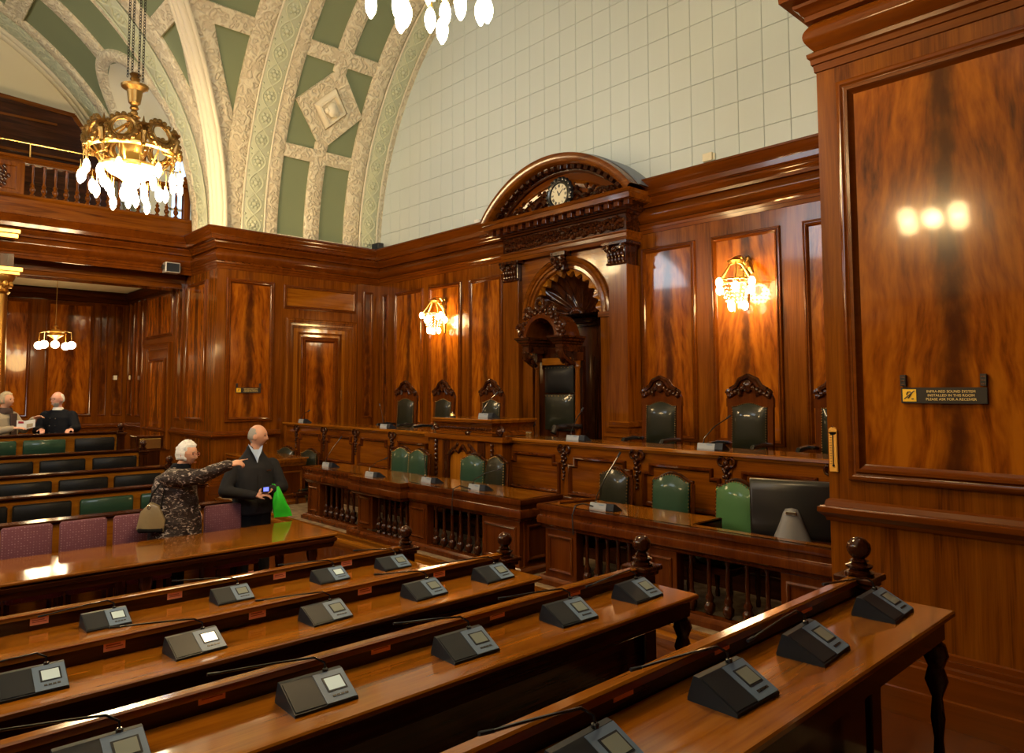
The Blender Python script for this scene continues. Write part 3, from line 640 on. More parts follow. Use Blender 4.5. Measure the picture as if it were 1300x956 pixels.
m.build('tympanum_carving', 'dark_x', ae)['kind'] = 'stuff'
# arch, spandrels, shell niche
ZA = zz(3.42)
def ar(r, y, n=28): return [(r*math.cos(PI-PI*i/n), y, ZA+r*math.sin(PI-PI*i/n)) for i in range(n+1)]
m = MB(); top = [(-1.25+2.5*i/28, .10, zz(4.52)) for i in range(29)]
m.grid([ar(.98, .10), [( max(-1.07, min(1.07, p[0]*1.6)), .10, zz(4.52) if abs(p[0]) < .75 else ZA+max(0, (p[2]-ZA))*1.68) for p in ar(1.0, .1)]]); m.build('spandrel', 'wood_x', ae, 0)
m = MB(); m.grid([ar(1.03, .10), ar(1.03, .05), ar(1.0, .03), ar(.95, .05), ar(.94, .07), ar(.89, .06), ar(.88, .09), ar(.83, .09), ar(.81, .12), ar(.80, .16)]); m.build('arch_moulding', 'wood_x', ae)
NS = 12
def sh2(r, y, sc, dy): return [((r+sc*math.cos(i*PI/78*NS*2))*math.cos(PI-PI*i/78), y+dy*math.cos(i*PI/78*NS*2), ZA+(r+sc*math.cos(i*PI/78*NS*2))*math.sin(PI-PI*i/78)) for i in range(79)]
m = MB()
def sh(r, y, sc): return [((r+sc*math.cos(i*PI*13/78*2))*math.cos(PI-PI*i/78), y, ZA+(r+sc*math.cos(i*PI*13/78*2))*math.sin(PI-PI*i/78)) for i in range(79)]
m.grid([sh2(.81, .13, 0, 0), sh2(.745, .10, .045, 0), sh2(.735, .12, .045, 0), sh2(.715, .18, .045, 0)]); m.build('scalloped_edge', 'top_x', ae)
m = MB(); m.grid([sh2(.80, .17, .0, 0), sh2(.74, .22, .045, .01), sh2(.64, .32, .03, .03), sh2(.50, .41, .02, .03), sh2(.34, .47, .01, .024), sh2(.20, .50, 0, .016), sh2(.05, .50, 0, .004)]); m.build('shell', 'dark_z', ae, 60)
m = MB()
for i in range(9): a = PI*i/8; m.ball((.12*math.cos(a), .42, ZA+.05+.06*math.sin(a)), .065, 8, 6)
m.build('shell_hinge', 'dark_z', ae)
m = MB(); n = 20
def nic(r, z): return [(r*math.cos(PI-PI*i/n), .12+r*.78*math.sin(PI-PI*i/n), z) for i in range(n+1)]
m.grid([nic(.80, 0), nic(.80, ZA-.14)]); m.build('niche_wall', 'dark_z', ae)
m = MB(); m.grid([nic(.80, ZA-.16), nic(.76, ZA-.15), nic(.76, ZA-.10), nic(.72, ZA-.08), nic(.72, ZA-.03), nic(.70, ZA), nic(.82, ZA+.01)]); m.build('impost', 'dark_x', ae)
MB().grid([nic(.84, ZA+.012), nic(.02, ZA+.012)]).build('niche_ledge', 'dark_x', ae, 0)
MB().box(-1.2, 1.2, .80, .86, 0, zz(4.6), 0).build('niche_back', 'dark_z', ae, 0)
for s_ in (-1, 1): MB().box(s_*.80, s_*1.07, .10, .37, 0, ZA).build('jamb', 'wood_z', ae); MB().box(s_*.78, s_*1.09, .06, .16, ZA-.09, ZA).build('impost_block', 'wood_x', ae)
m = MB().box(-.10, .10, -.04, .14, zz(4.20), zz(4.5)); m.box(-.17, .17, -.09, .1, zz(4.45), zz(4.52))
for s_ in (-1, 1):
    m.tube([(s_*(.10+.05*math.cos(t)), -.07, zz(4.38)+.05*math.sin(t)) for t in [i*.5 for i in range(13)]], .028, 6)
    for q in range(4): m.ball((s_*.06*(q % 2), -.05, zz(4.24)+.05*q), .05, 7, 5)
m.build('keystone', 'dark_z', ae)
# clock in the pediment
ck = thing('wall_clock', 'round cream dial clock in a carved black wreath inside the pediment', 'clock', (-8.40, 9.06, 5.50))
MB().lathe([(.0, .0), (.20, 0), (.20, .05), (0, .05)], (0, -.02, 0), 28, 'y').build('dial', 'ivory', ck)
m = MB(); m.tube([(.235*math.cos(t), -.06, .235*math.sin(t)) for t in [2*PI*i/32 for i in range(32)]], .045, 8, True); 
for k in range(20): a = 2*PI*k/20; m.ball((.275*math.cos(a), -.05, .275*math.sin(a)), .05, 6, 5)
m.build('wreath', 'black_gloss', ck)
m = MB()
for k in range(12):
    a = PI/2-k*PI/6; n_ = (3, 1, 2, 3, 2, 1, 2, 3, 4, 2, 1, 2)[k]
    for q in range(n_):
        t = MB().box(-.0045, .0045, -.004, 0, -.024, .024, 0); m.merge(t, Matrix.Rotation(-(a-PI/2), 4, 'Y') @ Matrix.Translation((.015*(q-(n_-1)/2), -.0705, .155)))
m.build('numerals', 'black', ck, 0)['kind'] = 'stuff'
for L_, an, w_ in ((.095, -29, .010), (.14, 46, .007)):
    t = MB().prism([(-w_, 0, -.02), (w_, 0, -.02), (w_, 0, L_*.7), (0, 0, L_), (-w_, 0, L_*.7)], (0, -.004, 0)); h = MB().merge(t, Matrix.Translation((0, -.073, 0)) @ Matrix.Rotation(math.radians(an), 4, 'Y')); h.build('clock_hand', 'black', ck, 0)
# ------------------------------------------------------------------ dais front
dz = thing('dais_desk', 'long mahogany dais front with carved pendant brackets and recessed panels', 'desk', (0, 7.113, 0))
def dp(m, name, mat): return m.build(name, mat, dz)
dp(MB().box(XL+.01, XR-.01, 0, .05, 0, 1.40, 0), 'front_board', 'wood_x')
dp(MB().sweep([(0, 1.37), (.02, 1.375), (.03, 1.40), (.055, 1.41), (.06, 1.44), (.05, 1.45), (-.52, 1.45), (-.52, 1.41), (0, 1.40)], [(XR-.01, 0), (XL+.01, 0)]), 'desk_top', 'top_x')
dp(MB().sweep([(0, .72), (.03, .71), (.035, .66), (.06, .65), (.06, .60), (.02, .585), (.02, .30), (.04, .29), (.05, .22), (.07, .21), (.07, 0), (0, 0)], [(XR-.01, 0), (XL+.01, 0)]), 'plinth_moulding', 'dark_x')
brx = [-3.0, -4.17, -5.37, -6.57, -7.72, -9.44, -10.63, -11.83, -13.03, -14.2]
drop = MB()
for s_ in (-1, 1): drop.tube([(s_*(.055+.045*math.cos(t)), -.03, 1.345+.045*math.sin(t)) for t in [i*.45 for i in range(15)]], .016, 6)
for q in range(9): drop.ball((.012*math.sin(q*2.2), -.03, 1.33-.048*q), .034-.002*q, 7, 5)
for q in range(5): drop.ball((.035*(-1)**q, -.025, 1.30-.04*q), .022, 6, 4)
dme = drop.mesh('carved_drop', 'dark_z', 50)
for x in brx:
    o = bpy.data.objects.new('carved_drop', dme); COL.objects.link(o); o.parent = dz; o.location = (x, 0, 0)
    dp(MB().box(x-.055, x+.055, -.012, .01, .74, 1.37), 'stile', 'wood_z')
for i in range(len(brx)-1):
    x1, x0 = brx[i]-.06, brx[i+1]+.06
    if i == 4: continue
    m = MB(); n_ = .16                                # panel with shouldered top corners
    O = [(x0+.02, .75), (x1-.02, .75), (x1-.02, 1.16), (x1-.02-n_*.6, 1.16), (x1-.02-n_*.6, 1.26), (x0+.02+n_*.6, 1.26), (x0+.02+n_*.6, 1.16), (x0+.02, 1.16)]
    cx, cz_ = (x0+x1)/2, 1.0
    def ins(P, d):
        out = []; n = len(P)
        for i in range(n):
            a, b, c = Vector(P[i-1]), Vector(P[i]), Vector(P[(i+1) % n]); d0, d1 = (b-a).normalized(), (c-b).normalized()
            n0, n1 = Vector((-d0.y, d0.x)), Vector((-d1.y, d1.x)); out.append(b+(n0+n1)*d/(1+n0.dot(n1)))
        return out
    loops = [[(p[0], -y, p[1]) for p in ins(O, d)] for d, y in ((0, 0), (0, .035), (.012, .05), (.03, .044), (.045, .012), (.055, .002))]
    m.grid(loops, closed_v=True); dp(m, 'panel_moulding', 'wood_dm')  # darker than the panel wood: the moulding's shadow put into its colour
    q = MB(); L_ = [(p[0], -.004, p[1]) for p in ins(O, .045)]; q.prism(L_, (0, .006, 0)); dp(q, 'panel', 'wood_x')
# lectern bay in the middle of the dais
le = thing('lectern', 'projecting carved lectern box on the centre of the dais front', 'lectern', (-8.46, 7.04, 0))
MB().box(-.86, .86, -.12, .07, 0, 1.38).build('bay_front', 'wood_z', le)
MB().box(-.92, .92, -.17, .07, 1.38, 1.455).build('bay_cap', 'wood_x', le)
MB().box(-.92, .92, -.17, .07, 0, .22).box(-.89, .89, -.15, .07, .22, .26).build('bay_plinth', 'dark_x', le)
m = MB(); m.grid([[(x, y, z) for x, y in ((-h_, .72), (-h_, -h_+.52), (h_, -h_+.52), (h_, .72))] for h_, z in ((.62, 1.455), (.66, 1.46), (.66, 1.50), (.62, 1.52), (.63, 1.58), (.67, 1.63), (.70, 1.65), (.70, 1.68))]); m.build('lectern_box', 'wood_x', le)
MB().box(-.70, .70, -.19, .74, 1.68, 1.705).build('lectern_top', 'top_x', le)
m = MB()
for k in range(40): m.ball((-.6+1.2*k/39, -.10, 1.55+.012*(k % 2)), .022, 6, 4)
for s_ in (-1, 1):
    m.tube([(s_*(.74+.07*math.cos(t)*(1-t/12)), -.05, 1.53+.07*math.sin(t)*(1-t/12)) for t in [i*.5 for i in range(16)]], .028, 6); m.ball((s_*.74, -.05, 1.53), .05)
m.ball((.12, -.12, 1.49), .05, 8, 6, (1.6, 1, .8)); m.build('carving', 'dark_x', le)
m = MB()
for s_ in (-1, 1):
    m.tube([(s_*.34, -.14, .74), (s_*.34, -.14, 1.05), (s_*.30, -.14, 1.15), (s_*.2, -.14, 1.22), (s_*.1, -.14, 1.19), (0, -.14, 1.30)], .022, 6)
    for q in range(8): m.ball((s_*(.14+.03*q), -.13, 1.31-.022*q), .03, 6, 4)
    m.box(s_*.34, s_*.50, -.14, -.10, .3, 1.36)
    for q in range(9): m.ball((s_*.66, -.135, 1.33-.07*q), .035, 7, 5)
m.build('trefoil_tracery', 'dark_z', le)
MB().box(-.32, .32, -.125, -.11, .74, 1.2).build('lectern_panel', 'top_z', le)
# ------------------------------------------------------------------ small things fixed to the walls
def sign(name, label, o, ex, wd, sc):
    t = thing(name, label, 'sign', o); ex = Vector(ex); n = ex.cross(Z)
    def bx(x0, x1, z0, z1, d0, d1):
        P = [ex*x+Z*z+n*d0 for x, z in ((x0, z0), (x1, z0), (x1, z1), (x0, z1))]; return MB().prism(P, n*(d1-d0))
    bx(0, wd, 0, .11*sc, .006, .022).build('board', 'sign_black', t, 0)
    bx(.012, .10*sc, .012, .098*sc, .022, .025).build('ear_symbol', 'yellow', t, 0)
    m = MB(); q = lambda x, z: ex*x*sc+Z*z*sc+n*.026
    m.tube([q(.038, .060), q(.045, .078), q(.062, .080), q(.068, .066), q(.060, .052), q(.052, .040), q(.044, .036)], .004*sc, 5); m.tube([q(.022, .030), q(.09, .088)], .0035*sc, 5); m.tube([q(.07, .03), q(.085, .03)], .004*sc, 5)
    m.build('ear_mark', 'sign_black', t)
    text_mesh('lettering', 'INFRA-RED SOUND SYSTEM\nINSTALLED IN THIS ROOM\nPLEASE ASK FOR A RECEIVER', .0245*sc, 'sign_gold', face_M(ex*(wd+.10*sc)/2+Z*.055*sc+n*.0225, ex, Z), t, .001, sx=.98)
    for x in (0, wd-.035*sc):
        b = bx(x, x+.035*sc, .12*sc, .20*sc, .006, .03); b.build('bracket', 'sign_black', t, 0)
        m = MB()
        for k in range(3): m.merge(bx(x+.006, x+.03*sc, .13*sc+.025*k*sc, .135*sc+.025*k*sc, .03, .034))
        m.build('bracket_screw', 'chrome', t, 0)['kind'] = 'stuff'
    return t
sign('notice', 'black and gold infra-red sound notice on the large panel of the right pier', (-1.87, YP-.004, 2.03), X, .53, 1.0)
sign('notice', 'small black infra-red sound notice on the panel left of the door', (XL+.004, 6.02, 2.08), Y, .53, 1.0)
th_ = thing('thermometer', 'yellow wooden thermometer on the left stile of the right pier', 'thermometer', (-2.37, YP, 1.50))
MB().box(-.032, .032, -.016, 0, 0, .31, .006).lathe([(.032, 0), (.032, .016)], (0, 0, .31), 14, 'y').build('board', 'pine', th_)
MB().tube([(0, -.018, .05), (0, -.018, .30)], .004, 6).ball((0, -.018, .05), .009).build('glass_tube', 'black', th_)
m = MB()
for k in range(12): m.box(-.025, -.008, -.0175, -.016, .06+.02*k, .063+.02*k, 0)
m.build('scale_marks', 'black', th_, 0)
MB().lathe([(.006, 0), (.006, .01)], (0, -.01, .345), 8, 'y').build('hook', 'chrome', th_)
sp = thing('speaker_box', 'small grey speaker box hung below the gallery cornice by the pier', 'speaker', (-16.25, 5.12, 4.74))
MB().box(.02, .22, -.15, .15, -.10, .12, .01).build('case', 'zinc', sp); MB().box(.22, .226, -.13, .13, -.08, .10).build('grille', 'unit_dark', sp); MB().box(-.02, .05, -.19, .19, .0, .03).box(.05, .16, .15, .19, -.03, .06).box(.05, .16, -.19, -.15, -.03, .06).build('bracket', 'iron', sp)
for (xx, zz_, l) in ((-14.55, 5.46, 'small black speaker sitting on the cornice in the bay corner'),):
    o = thing('corner_speaker', l, 'speaker', (xx, 9.25, zz_)); MB().box(-.14, .14, -.08, .08, 0, .15, .01).build('case', 'black', o); MB().box(-.12, .12, -.085, -.08, .02, .13).build('grille', 'unit_dark', o)
o = thing('junction_box', 'small cream junction box on the tiled wall right of the pediment', 'box', (-5.74, YW-.023, 5.56)); MB().box(-.08, .08, -.05, 0, 0, .12).build('case', 'ivory', o); MB().box(.09, .12, -.03, 0, 0, .10).build('cable_clip', 'ivory', o)
o = thing('junction_box', 'small white junction box on the tiled wall left of the pediment', 'box', (-11.1, YW-.023, 5.50)); MB().box(-.07, .07, -.05, 0, 0, .11).build('case', 'paper', o); MB().box(-.055, .055, -.056, -.05, .015, .095).build('lid', 'paper', o)
o = thing('switch_plate', 'cream light switch plate on the far wall under the gallery', 'switch', (XE, 5.30, 2.42)); MB().box(0, .015, -.06, .06, 0, .11).build('plate', 'ivory', o); MB().box(.015, .03, -.02, .02, .035, .075).build('rocker', 'ivory', o)
o = thing('switch_plate', 'cream light switch plate on the side wall by the corner', 'switch', (-20.60, YP, 2.42)); MB().box(-.05, .05, -.015, 0, 0, .11).build('plate', 'ivory', o); MB().box(-.02, .02, -.03, -.015, .035, .075).build('rocker', 'ivory', o)
# ------------------------------------------------------------------ chairs (face -y in local space)
def domed(w_, z0, z1, rise, y, d, lean=0, puff=.055, n=14, m_=8):
    """upholstered back: rectangle with a camel-hump top, puffed"""
    rows = []
    for j in range(m_+1):
        row = []
        for i in range(n+1):
            u = -1+2*i/n; v = j/m_
            zt = z1+rise*max(0, math.cos(u*PI*.62))**1.0 if rise else z1
            z = z0+(zt-z0)*v
            row.append((u*w_/2, y-d-puff*(1-u**4)*(1-(2*v-1)**4)+lean*(z-z0), z))
        rows.append(row)
    m = MB().grid(rows)
    back = [[(p[0], y+lean*(p[2]-z0), p[2]) for p in r] for r in rows]; m.grid(back)
    ring = lambda R: [Vector(p) for p in R[0]]+[Vector(r[-1]) for r in R[1:]]+[Vector(p) for p in reversed(R[-1][:-1])]+[Vector(r[0]) for r in reversed(R[1:-1])]
    m.grid([ring(rows), ring(back)], closed_v=True); return m
def studs(w_, z0, z1, rise, y, lean=0, n=14):
    m = MB(); P = []
    for i in range(n+1):
        u = -1+2*i/n; P.append((u*w_/2, z1+(rise*max(0, math.cos(u*PI*.62)) if rise else 0)))
    for i in range(1, n): z = z0+(z1-z0)*i/n; P += [(-w_/2, z), (w_/2, z)]
    for x, z in P: m.ball((x, y+lean*(z-z0), z), .008, 5, 4)
    return m
def low_chair(name, label, hide, loc, rz=0, group=None):
    t = thing(name, label, 'chair', loc, rz, group)
    domed(.46, .60, 1.12, .07, 0, .03, .06).build('back_cushion', hide, t, 50)
    studs(.455, .60, 1.12, .07, -.034, .06).build('stud_row', 'old_gold', t, 0)
    m = MB()
    for s_ in (-1, 1): m.tube([(s_*.25, .02, .42), (s_*.25, .025, .62), (s_*.25, .055, 1.10)], .022, 6)
    m.tube([(u*.25, .06+.004, 1.12+.085*max(0, math.cos(u*PI*.62))) for u in [-1+2*i/14 for i in range(15)]], .02, 6); m.box(-.24, .24, .0, .05, .55, .60)
    m.build('back_frame', 'dark_z', t)
    m = MB().ball((0, -.24, .46), .25, 16, 8, (1.04, 1, .22)); m.build('seat', hide, t, 60)
    MB().box(-.27, .27, -.49, .02, .36, .43).build('seat_rail', 'dark_x', t)
    for x in (-.24, .24):
        for y in (-.45, 0): MB().lathe([(.022, 0), (.026, .05), (.018, .08), (.03, .2), (.022, .3), (.026, .37)], (x, y, 0), 8).build('leg', 'dark_z', t)
    return t
T2 = 'chairs behind the clerks tables'
c0 = low_chair('office_chair', 'olive black leather chair behind the right clerks table, nearest the microphone', 'leather_olive', (-5.46, 6.75, 0), -.12, T2)
c1 = low_chair('office_chair', 'dark green leather chair behind the middle of the right clerks table', 'leather_green', (-4.68, 6.78, 0), .05, T2)
c2 = low_chair('office_chair', 'bright green leather studded chair beside the monitor', 'leather_grassy', (-3.86, 6.72, 0), -.1, T2)
for x, y, r_, hide, z, l in ((-9.92, 6.78, .05, 1, 0, 'leftmost green chair of the pair at the long clerks table'), (-9.36, 6.72, .0, 1, 0, 'green chair right beside the leftmost green chair at the long clerks table'), (-8.06, 6.75, .1, 1, 0, 'green chair in front of the lectern bay'), (-7.62, 6.80, -.15, 0, 0, 'olive leather chair half hidden behind the green chair at the lectern bay'),
                         (-14.0, 6.75, .3, 0, -.22, 'dark leather chair nearer the wing wall at the far left table'), (-13.1, 6.8, .2, 0, -.22, 'dark leather chair right of another at the far left table')):
    dup(c1 if hide else c0, (x, y, z), r_, l, T2)
def throne_chair(name, label, loc, rz, group):
    t = thing(name, label, 'chair', loc, rz, group)
    domed(.47, .62, 1.16, .05, 0, .03, .05).build('back_cushion', 'leather_olive', t, 50)
    studs(.46, .62, 1.16, .05, -.036, .05, 18).build('stud_row', 'old_gold', t, 0)
    m = MB()
    for s_ in (-1, 1): m.prism([(s_*.24, -.02, .45), (s_*.31, -.02, .45), (s_*.31, .01, 1.24), (s_*.24, .01, 1.24)], (0, .05, 0))
    m.prism([(-.32, .0, 1.16), (.32, .0, 1.16), (.32, .0, 1.26), (.28, .0, 1.34), (.20, .0, 1.38), (.14, .0, 1.46), (.0, .0, 1.52), (-.14, .0, 1.46), (-.20, .0, 1.38), (-.28, .0, 1.34), (-.32, .0, 1.26)], (0, .055, 0))
    m.build('back_frame', 'wood_dm', t)
    m = MB()
    for s_ in (-1, 1):
        m.tube([(s_*(.26+.045*math.cos(q)*(1-q/14)), -.012, 1.33+.045*math.sin(q)*(1-q/14)) for q in [i*.5 for i in range(16)]], .026, 6)
        m.tube([(s_*.25, -.012, 1.38), (s_*.17, -.012, 1.42), (s_*.12, -.012, 1.50), (0, -.012, 1.55)], .032, 6)
        m.tube([(s_*.12, -.012, 1.30), (s_*.1, -.02, 1.38), (s_*.03, -.02, 1.40), (s_*.05, -.02, 1.46)], .032, 6)
    m.ball((0, -.02, 1.42), .07, 8, 6, (1, .6, 1.2))
    for s_ in (-1, 1):
        for k in range(5): m.ball((s_*(.07+.05*k), -.012, 1.40-.025*k), .036, 6, 5)
    m.build('crest_carving', 'dark_z', t)['kind'] = 'stuff'
    MB().ball((0, -.26, .48), .28, 16, 8, (1.0, 1, .22)).build('seat', 'leather_olive', t, 60); MB().box(-.30, .30, -.54, .03, .38, .45).build('seat_rail', 'wood_x', t)
    for x in (-.27, .27):
        for y in (-.5, 0): MB().lathe([(.025, 0), (.03, .05), (.02, .08), (.035, .2), (.025, .3), (.03, .39)], (x, y, 0), 8).build('leg', 'dark_z', t)
        m = MB().tube([(x*1.08, .0, .70), (x*1.12, -.25, .72), (x*1.12, -.46, .70), (x*1.12, -.50, .66)], [.022, .03, .034, .028], 8); m.build('arm_pad', 'black_gloss', t); MB().lathe([(.02, .44), (.028, .55), (.02, .68)], (x*1.12, -.44, 0), 8).build('arm_post', 'dark_z', t)
    return t
G3 = 'carved high-backed chairs along the dais'
d0 = throne_chair('carved_chair', 'carved chair with olive leather back immediately right of the throne', (-5.88, 8.32, DAISZ), .05, G3)
for x, rz, l in ((-4.56, -.02, 'carved chair below the right-hand wall lamp'), (-3.42, 0, 'carved chair mostly cut off by the edge of the right pier'), (-12.0, .12, 'carved dais chair furthest left, near the wing wall'), (-10.78, .0, 'carved dais chair below the left-hand wall lamp'), (-9.42, -.03, 'carved chair directly behind the lectern')):
    dup(d0, (x, 8.32, DAISZ), rz, l, G3)
# the throne in the niche
th = thing('throne', 'tall hooded throne with black buttoned leather back in the shell niche', 'chair', (-8.38, 8.86, DAISZ))
MB().box(-.50, .50, .12, .20, 0, 2.1).build('back_board', 'dark_z', th)
domed(.66, .70, 1.30, 0, .10, .03).build('back_cushion', 'leather_olive', th, 50); domed(.66, 1.33, 1.78, 0, .10, .03).build('head_cushion', 'leather_black', th, 50)
m = MB()
for z in (1.30, 1.78): 
    for k in range(9): m.ball((-.3+.075*k, .06, z-.03), .012, 6, 4)
m.build('stud_row', 'old_gold', th, 0)
MB().box(-.36, .36, .03, .12, 1.80, 1.92).build('top_rail', 'top_x', th)
for s_ in (-1, 1):
    MB().lathe([(.055, 0), (.055, .5), (.07, .55), (.04, .62), (.05, .7), (.042, 1.2), (.038, 1.72), (.06, 1.76), (.05, 1.80), (.06, 1.86)], (s_*.47, .02, 0), 12).build('post', 'wood_z', th)
    MB().box(s_*.39, s_*.53, -.05, .12, 1.86, 2.0).build('post_block', 'dark_z', th)
    MB().tube([(s_*.5, .05, .78), (s_*.52, -.3, .80), (s_*.52, -.58, .78), (s_*.52, -.62, .70)], [.04, .05, .055, .05], 8).build('arm', 'black_gloss', th); MB().lathe([(.035, .3), (.05, .5), (.03, .74)], (s_*.52, -.55, 0), 10).build('arm_post', 'dark_z', th)
MB().box(-.46, .46, -.62, .10, .38, .46).build('seat_rail', 'dark_x', th); MB().ball((0, -.26, .48), .40, 16, 8, (1.05, .85, .22)).build('seat', 'leather_black', th, 60)
for x in (-.4, .4): MB().box(x-.05, x+.05, -.6, -.5, 0, .38).build('leg', 'dark_z', th); 
# canopy projecting over the seat: arched front on a moulded cornice, brackets below
def hr(r, y, n=20): return [(r*math.cos(PI-PI*i/n), y, 2.24+r*1.0*math.sin(PI-PI*i/n)) for i in range(n+1)]
MB().grid([hr(.42, .14), hr(.43, -.33), hr(.42, -.37), hr(.39, -.39), hr(.33, -.38), hr(.315, -.35), hr(.31, -.30), hr(.31, .10)]).build('hood_arch', 'wood_dm', th)
CP = [(0, 2.12), (.02, 2.13), (.03, 2.16), (.06, 2.18), (.07, 2.21), (.10, 2.23), (.10, 2.26), (.0, 2.27)]
for s_ in (-1, 1):
    x0, x1 = sorted((s_*.31, s_*.46)); m = MB(); m.grid([[(x0-o, .14, z), (x0-o, -.34-o, z), (x1+o, -.34-o, z), (x1+o, .14, z)] for o, z in CP]); m.box(x0, x1, -.34, .14, 2.0, 2.14); m.build('canopy_cornice', 'dark_x', th)
    m = MB(); m.tube([(s_*.40, -.33, 2.02), (s_*.42, -.30, 1.93), (s_*.44, -.15, 1.84), (s_*.46, .02, 1.78)], [.07, .07, .05, .03], 8)
    for k in range(10): m.ball((s_*(.38+.05*math.sin(k*1.7)), -.33+.02*k, 2.0-.022*k), .045, 6, 4)
    m.build('canopy_bracket', 'dark_z', th)['kind'] = 'stuff'
m = MB(); m.grid([hr(.31, .11), hr(.2, .12), hr(.01, .12)]); m.build('hood_back', 'dark_z', th)
m = MB(); random.seed(11)
for k in range(30):
    a = PI*(k+.5)/30; r_ = .47+.05*math.sin(k*2.1); m.ball((r_*math.cos(a), -.36, 2.24+r_*math.sin(a)), random.uniform(.035, .055), 7, 5)
for k in range(16):
    a = 2*PI*k/16; m.ball((.085*math.cos(a), -.38, 2.80+.10*math.sin(a)), .032, 6, 5)
m.tube([(.07*math.cos(q), -.38, 2.80+.085*math.sin(q)) for q in [2*PI*i/16 for i in range(16)]], .024, 6, True)
for s_ in (-1, 1):
    m.tube([(s_*(.27+.09*math.cos(q)*(1-q/15)), -.37, 2.68+.09*math.sin(q)*(1-q/15)) for q in [i*.5 for i in range(18)]], .03, 6)
    m.tube([(s_*(.48+.08*math.cos(q)*(1-q/15)), -.37, 2.42+.08*math.sin(q)*(1-q/15)) for q in [i*.5 for i in range(18)]], .03, 6)
m.build('crest_carving', 'dark_z', th)['kind'] = 'stuff'
# ------------------------------------------------------------------ clerks' tables (front at y=0, sitters behind at +y)
TBP = [(.038, 0), (.038, .05), (.022, .065), (.05, .10), (.052, .15), (.030, .18), (.042, .215), (.024, .25), (.019, .28), (.022, .42), (.018, .53), (.026, .55), (.026, .58)]
tbme = MB().lathe(TBP, seg=12).mesh('baluster', 'dark_z', 50)
NOSE = [(0, .60), (.015, .61), (.03, .64), (.055, .655), (.06, .70), (.05, .735), (.03, .745), (.03, .79), (.05, .80), (.06, .83), (.055, .86), (-.03, .86), (-.03, .60)]
def clerk_table(label, x0, x1, y0, secs, depth=.62, well=None):
    t = thing('clerks_table', label, 'table', (x0, y0, 0)); L = x1-x0
    top = MB().box(0, well or L, .0, depth, .83, .86, .004)
    if well:
        top.box(well-.02, L, .0, .13, .83, .86, .004); MB().box(well, L, .13, depth+.1, .69, .72).build('lower_shelf', 'wood_dm', t); MB().box(well-.03, well, .13, depth, .69, .86).build('well_side', 'wood_dm', t)
    path = [(L, depth), (L, 0)]
    for (a, b, d) in sorted(secs, reverse=True, key=lambda s: s[0]):
        path += [(b, 0), (b, -d), (a, -d), (a, 0)] if d else []
        if d: top.box(a-.055, b+.055, -d-.055, .0, .83, .861, .004)
    path += [(0, 0), (0, depth)]
    cp = []
    for p in path:
        if not cp or (Vector(cp[-1])-Vector(p)).length > 1e-4: cp.append(p)
    cp = cp[::-1]
    pr = [(-o, z) for o, z in NOSE]
    MB().sweep(pr, cp).build('table_nosing', 'wood_dm', t); top.build('table_top', 'top_x', t)
    MB().sweep([(-.0, .0), (-.07, .0), (-.07, .05), (-.04, .07), (-.03, .085), (.07, .085), (.07, .0)], cp).build('plinth', 'wood_dm', t)
    return t, L
def pedestal(t, x, w_, y=0.0, side=None):
    p = MB().box(x, x+w_, y+.0, y+.12, .08, .60).build('pedestal', 'wood_dm', t)
    MB().frame((x+.05, y, .14), X, Z, w_-.1, .40, [(0, 0), (0, .012), (.015, .02), (.03, .012), (.035, .001)]).build('pedestal_moulding', 'wood_dm', p)
def bals(t, xs, y=.06):
    for x in xs:
        o = bpy.data.objects.new('baluster', tbme); COL.objects.link(o); o.parent = t; o.location = (x, y, .08-.06)
TY = 5.84
t2, L2 = clerk_table('right-hand clerks table with balusters, next to the right pier', -5.72, XR-.02, TY, [], well=1.86)
pedestal(t2, .02, .46); pedestal(t2, 1.40, .34); pedestal(t2, L2-.52, .50)
bals(t2, [.58, .72, .86, 1.0, 1.14, 1.28]); bals(t2, [1.86+.19*k for k in range(5)])
MB().box(.0, .025, .06, depth_ := .60, .06, .62).build('end_panel', 'wood_dm', t2)
t1, L1 = clerk_table('long clerks table with balusters and a stepped centre, in front of the lectern', -11.28, -6.1, TY, [(1.70, 2.95, .13)], depth=.66)
pedestal(t1, .03, .40); pedestal(t1, 1.62, .40); pedestal(t1, 2.95, .42); pedestal(t1, L1-.68, .66)
bals(t1, [.55+.17*k for k in range(6)]); bals(t1, [2.12+.14*k for k in range(6)]); bals(t1, [3.50+.17*k for k in range(6)])
for x in (0, L1-.025): MB().box(x, x+.025, .06, .64, .06, .62).build('end_panel', 'wood_dm', t1); 
MB().frame((L1, .1, .14), Y, Z, .46, .42, [(0, 0), (0, .012), (.02, .022), (.04, .012), (.045, .001)]).build('end_moulding', 'wood_dm', t1)
t3 = thing('clerks_table', 'short panelled clerks table beyond the standing man, by the wing wall', 'table', (XL+.02, TY, 0))
MB().box(0, 2.0, 0, .80, .83, .86).build('table_top', 'top_x', t3); MB().box(.0, 1.95, .05, .09, .06, .83, .004).box(1.91, 1.95, .09, .76, .06, .83, .004).build('carcass', 'wood_dm', t3)
MB().sweep([(0, .70), (.02, .71), (.03, .76), (.05, .78), (.05, .83), (0, .83)], [(0, .05), (1.95, .05), (1.95, .76)][::-1]).build('table_nosing', 'wood_x', t3)
MB().sweep([(0, 0), (.05, 0), (.05, .06), (.02, .09), (0, .1)], [(1.95, .76), (1.95, .05), (0, .05)]).build('plinth', 'wood_x', t3)
MB().frame((1.95, .10, .16), Y, Z, .60, .46, [(0, 0), (0, .012), (.02, .022), (.04, .012), (.045, .001)]).build('end_moulding', 'wood_y', t3)
rd = thing('ruler_rest', 'round wooden rod lying at the left end of the right clerks table', 'rod', (-5.58, TY+.1, .86)); MB().tube([(0, 0, .016), (.12, .46, .016)], .016, 8).build('rod', 'wood_y', rd)
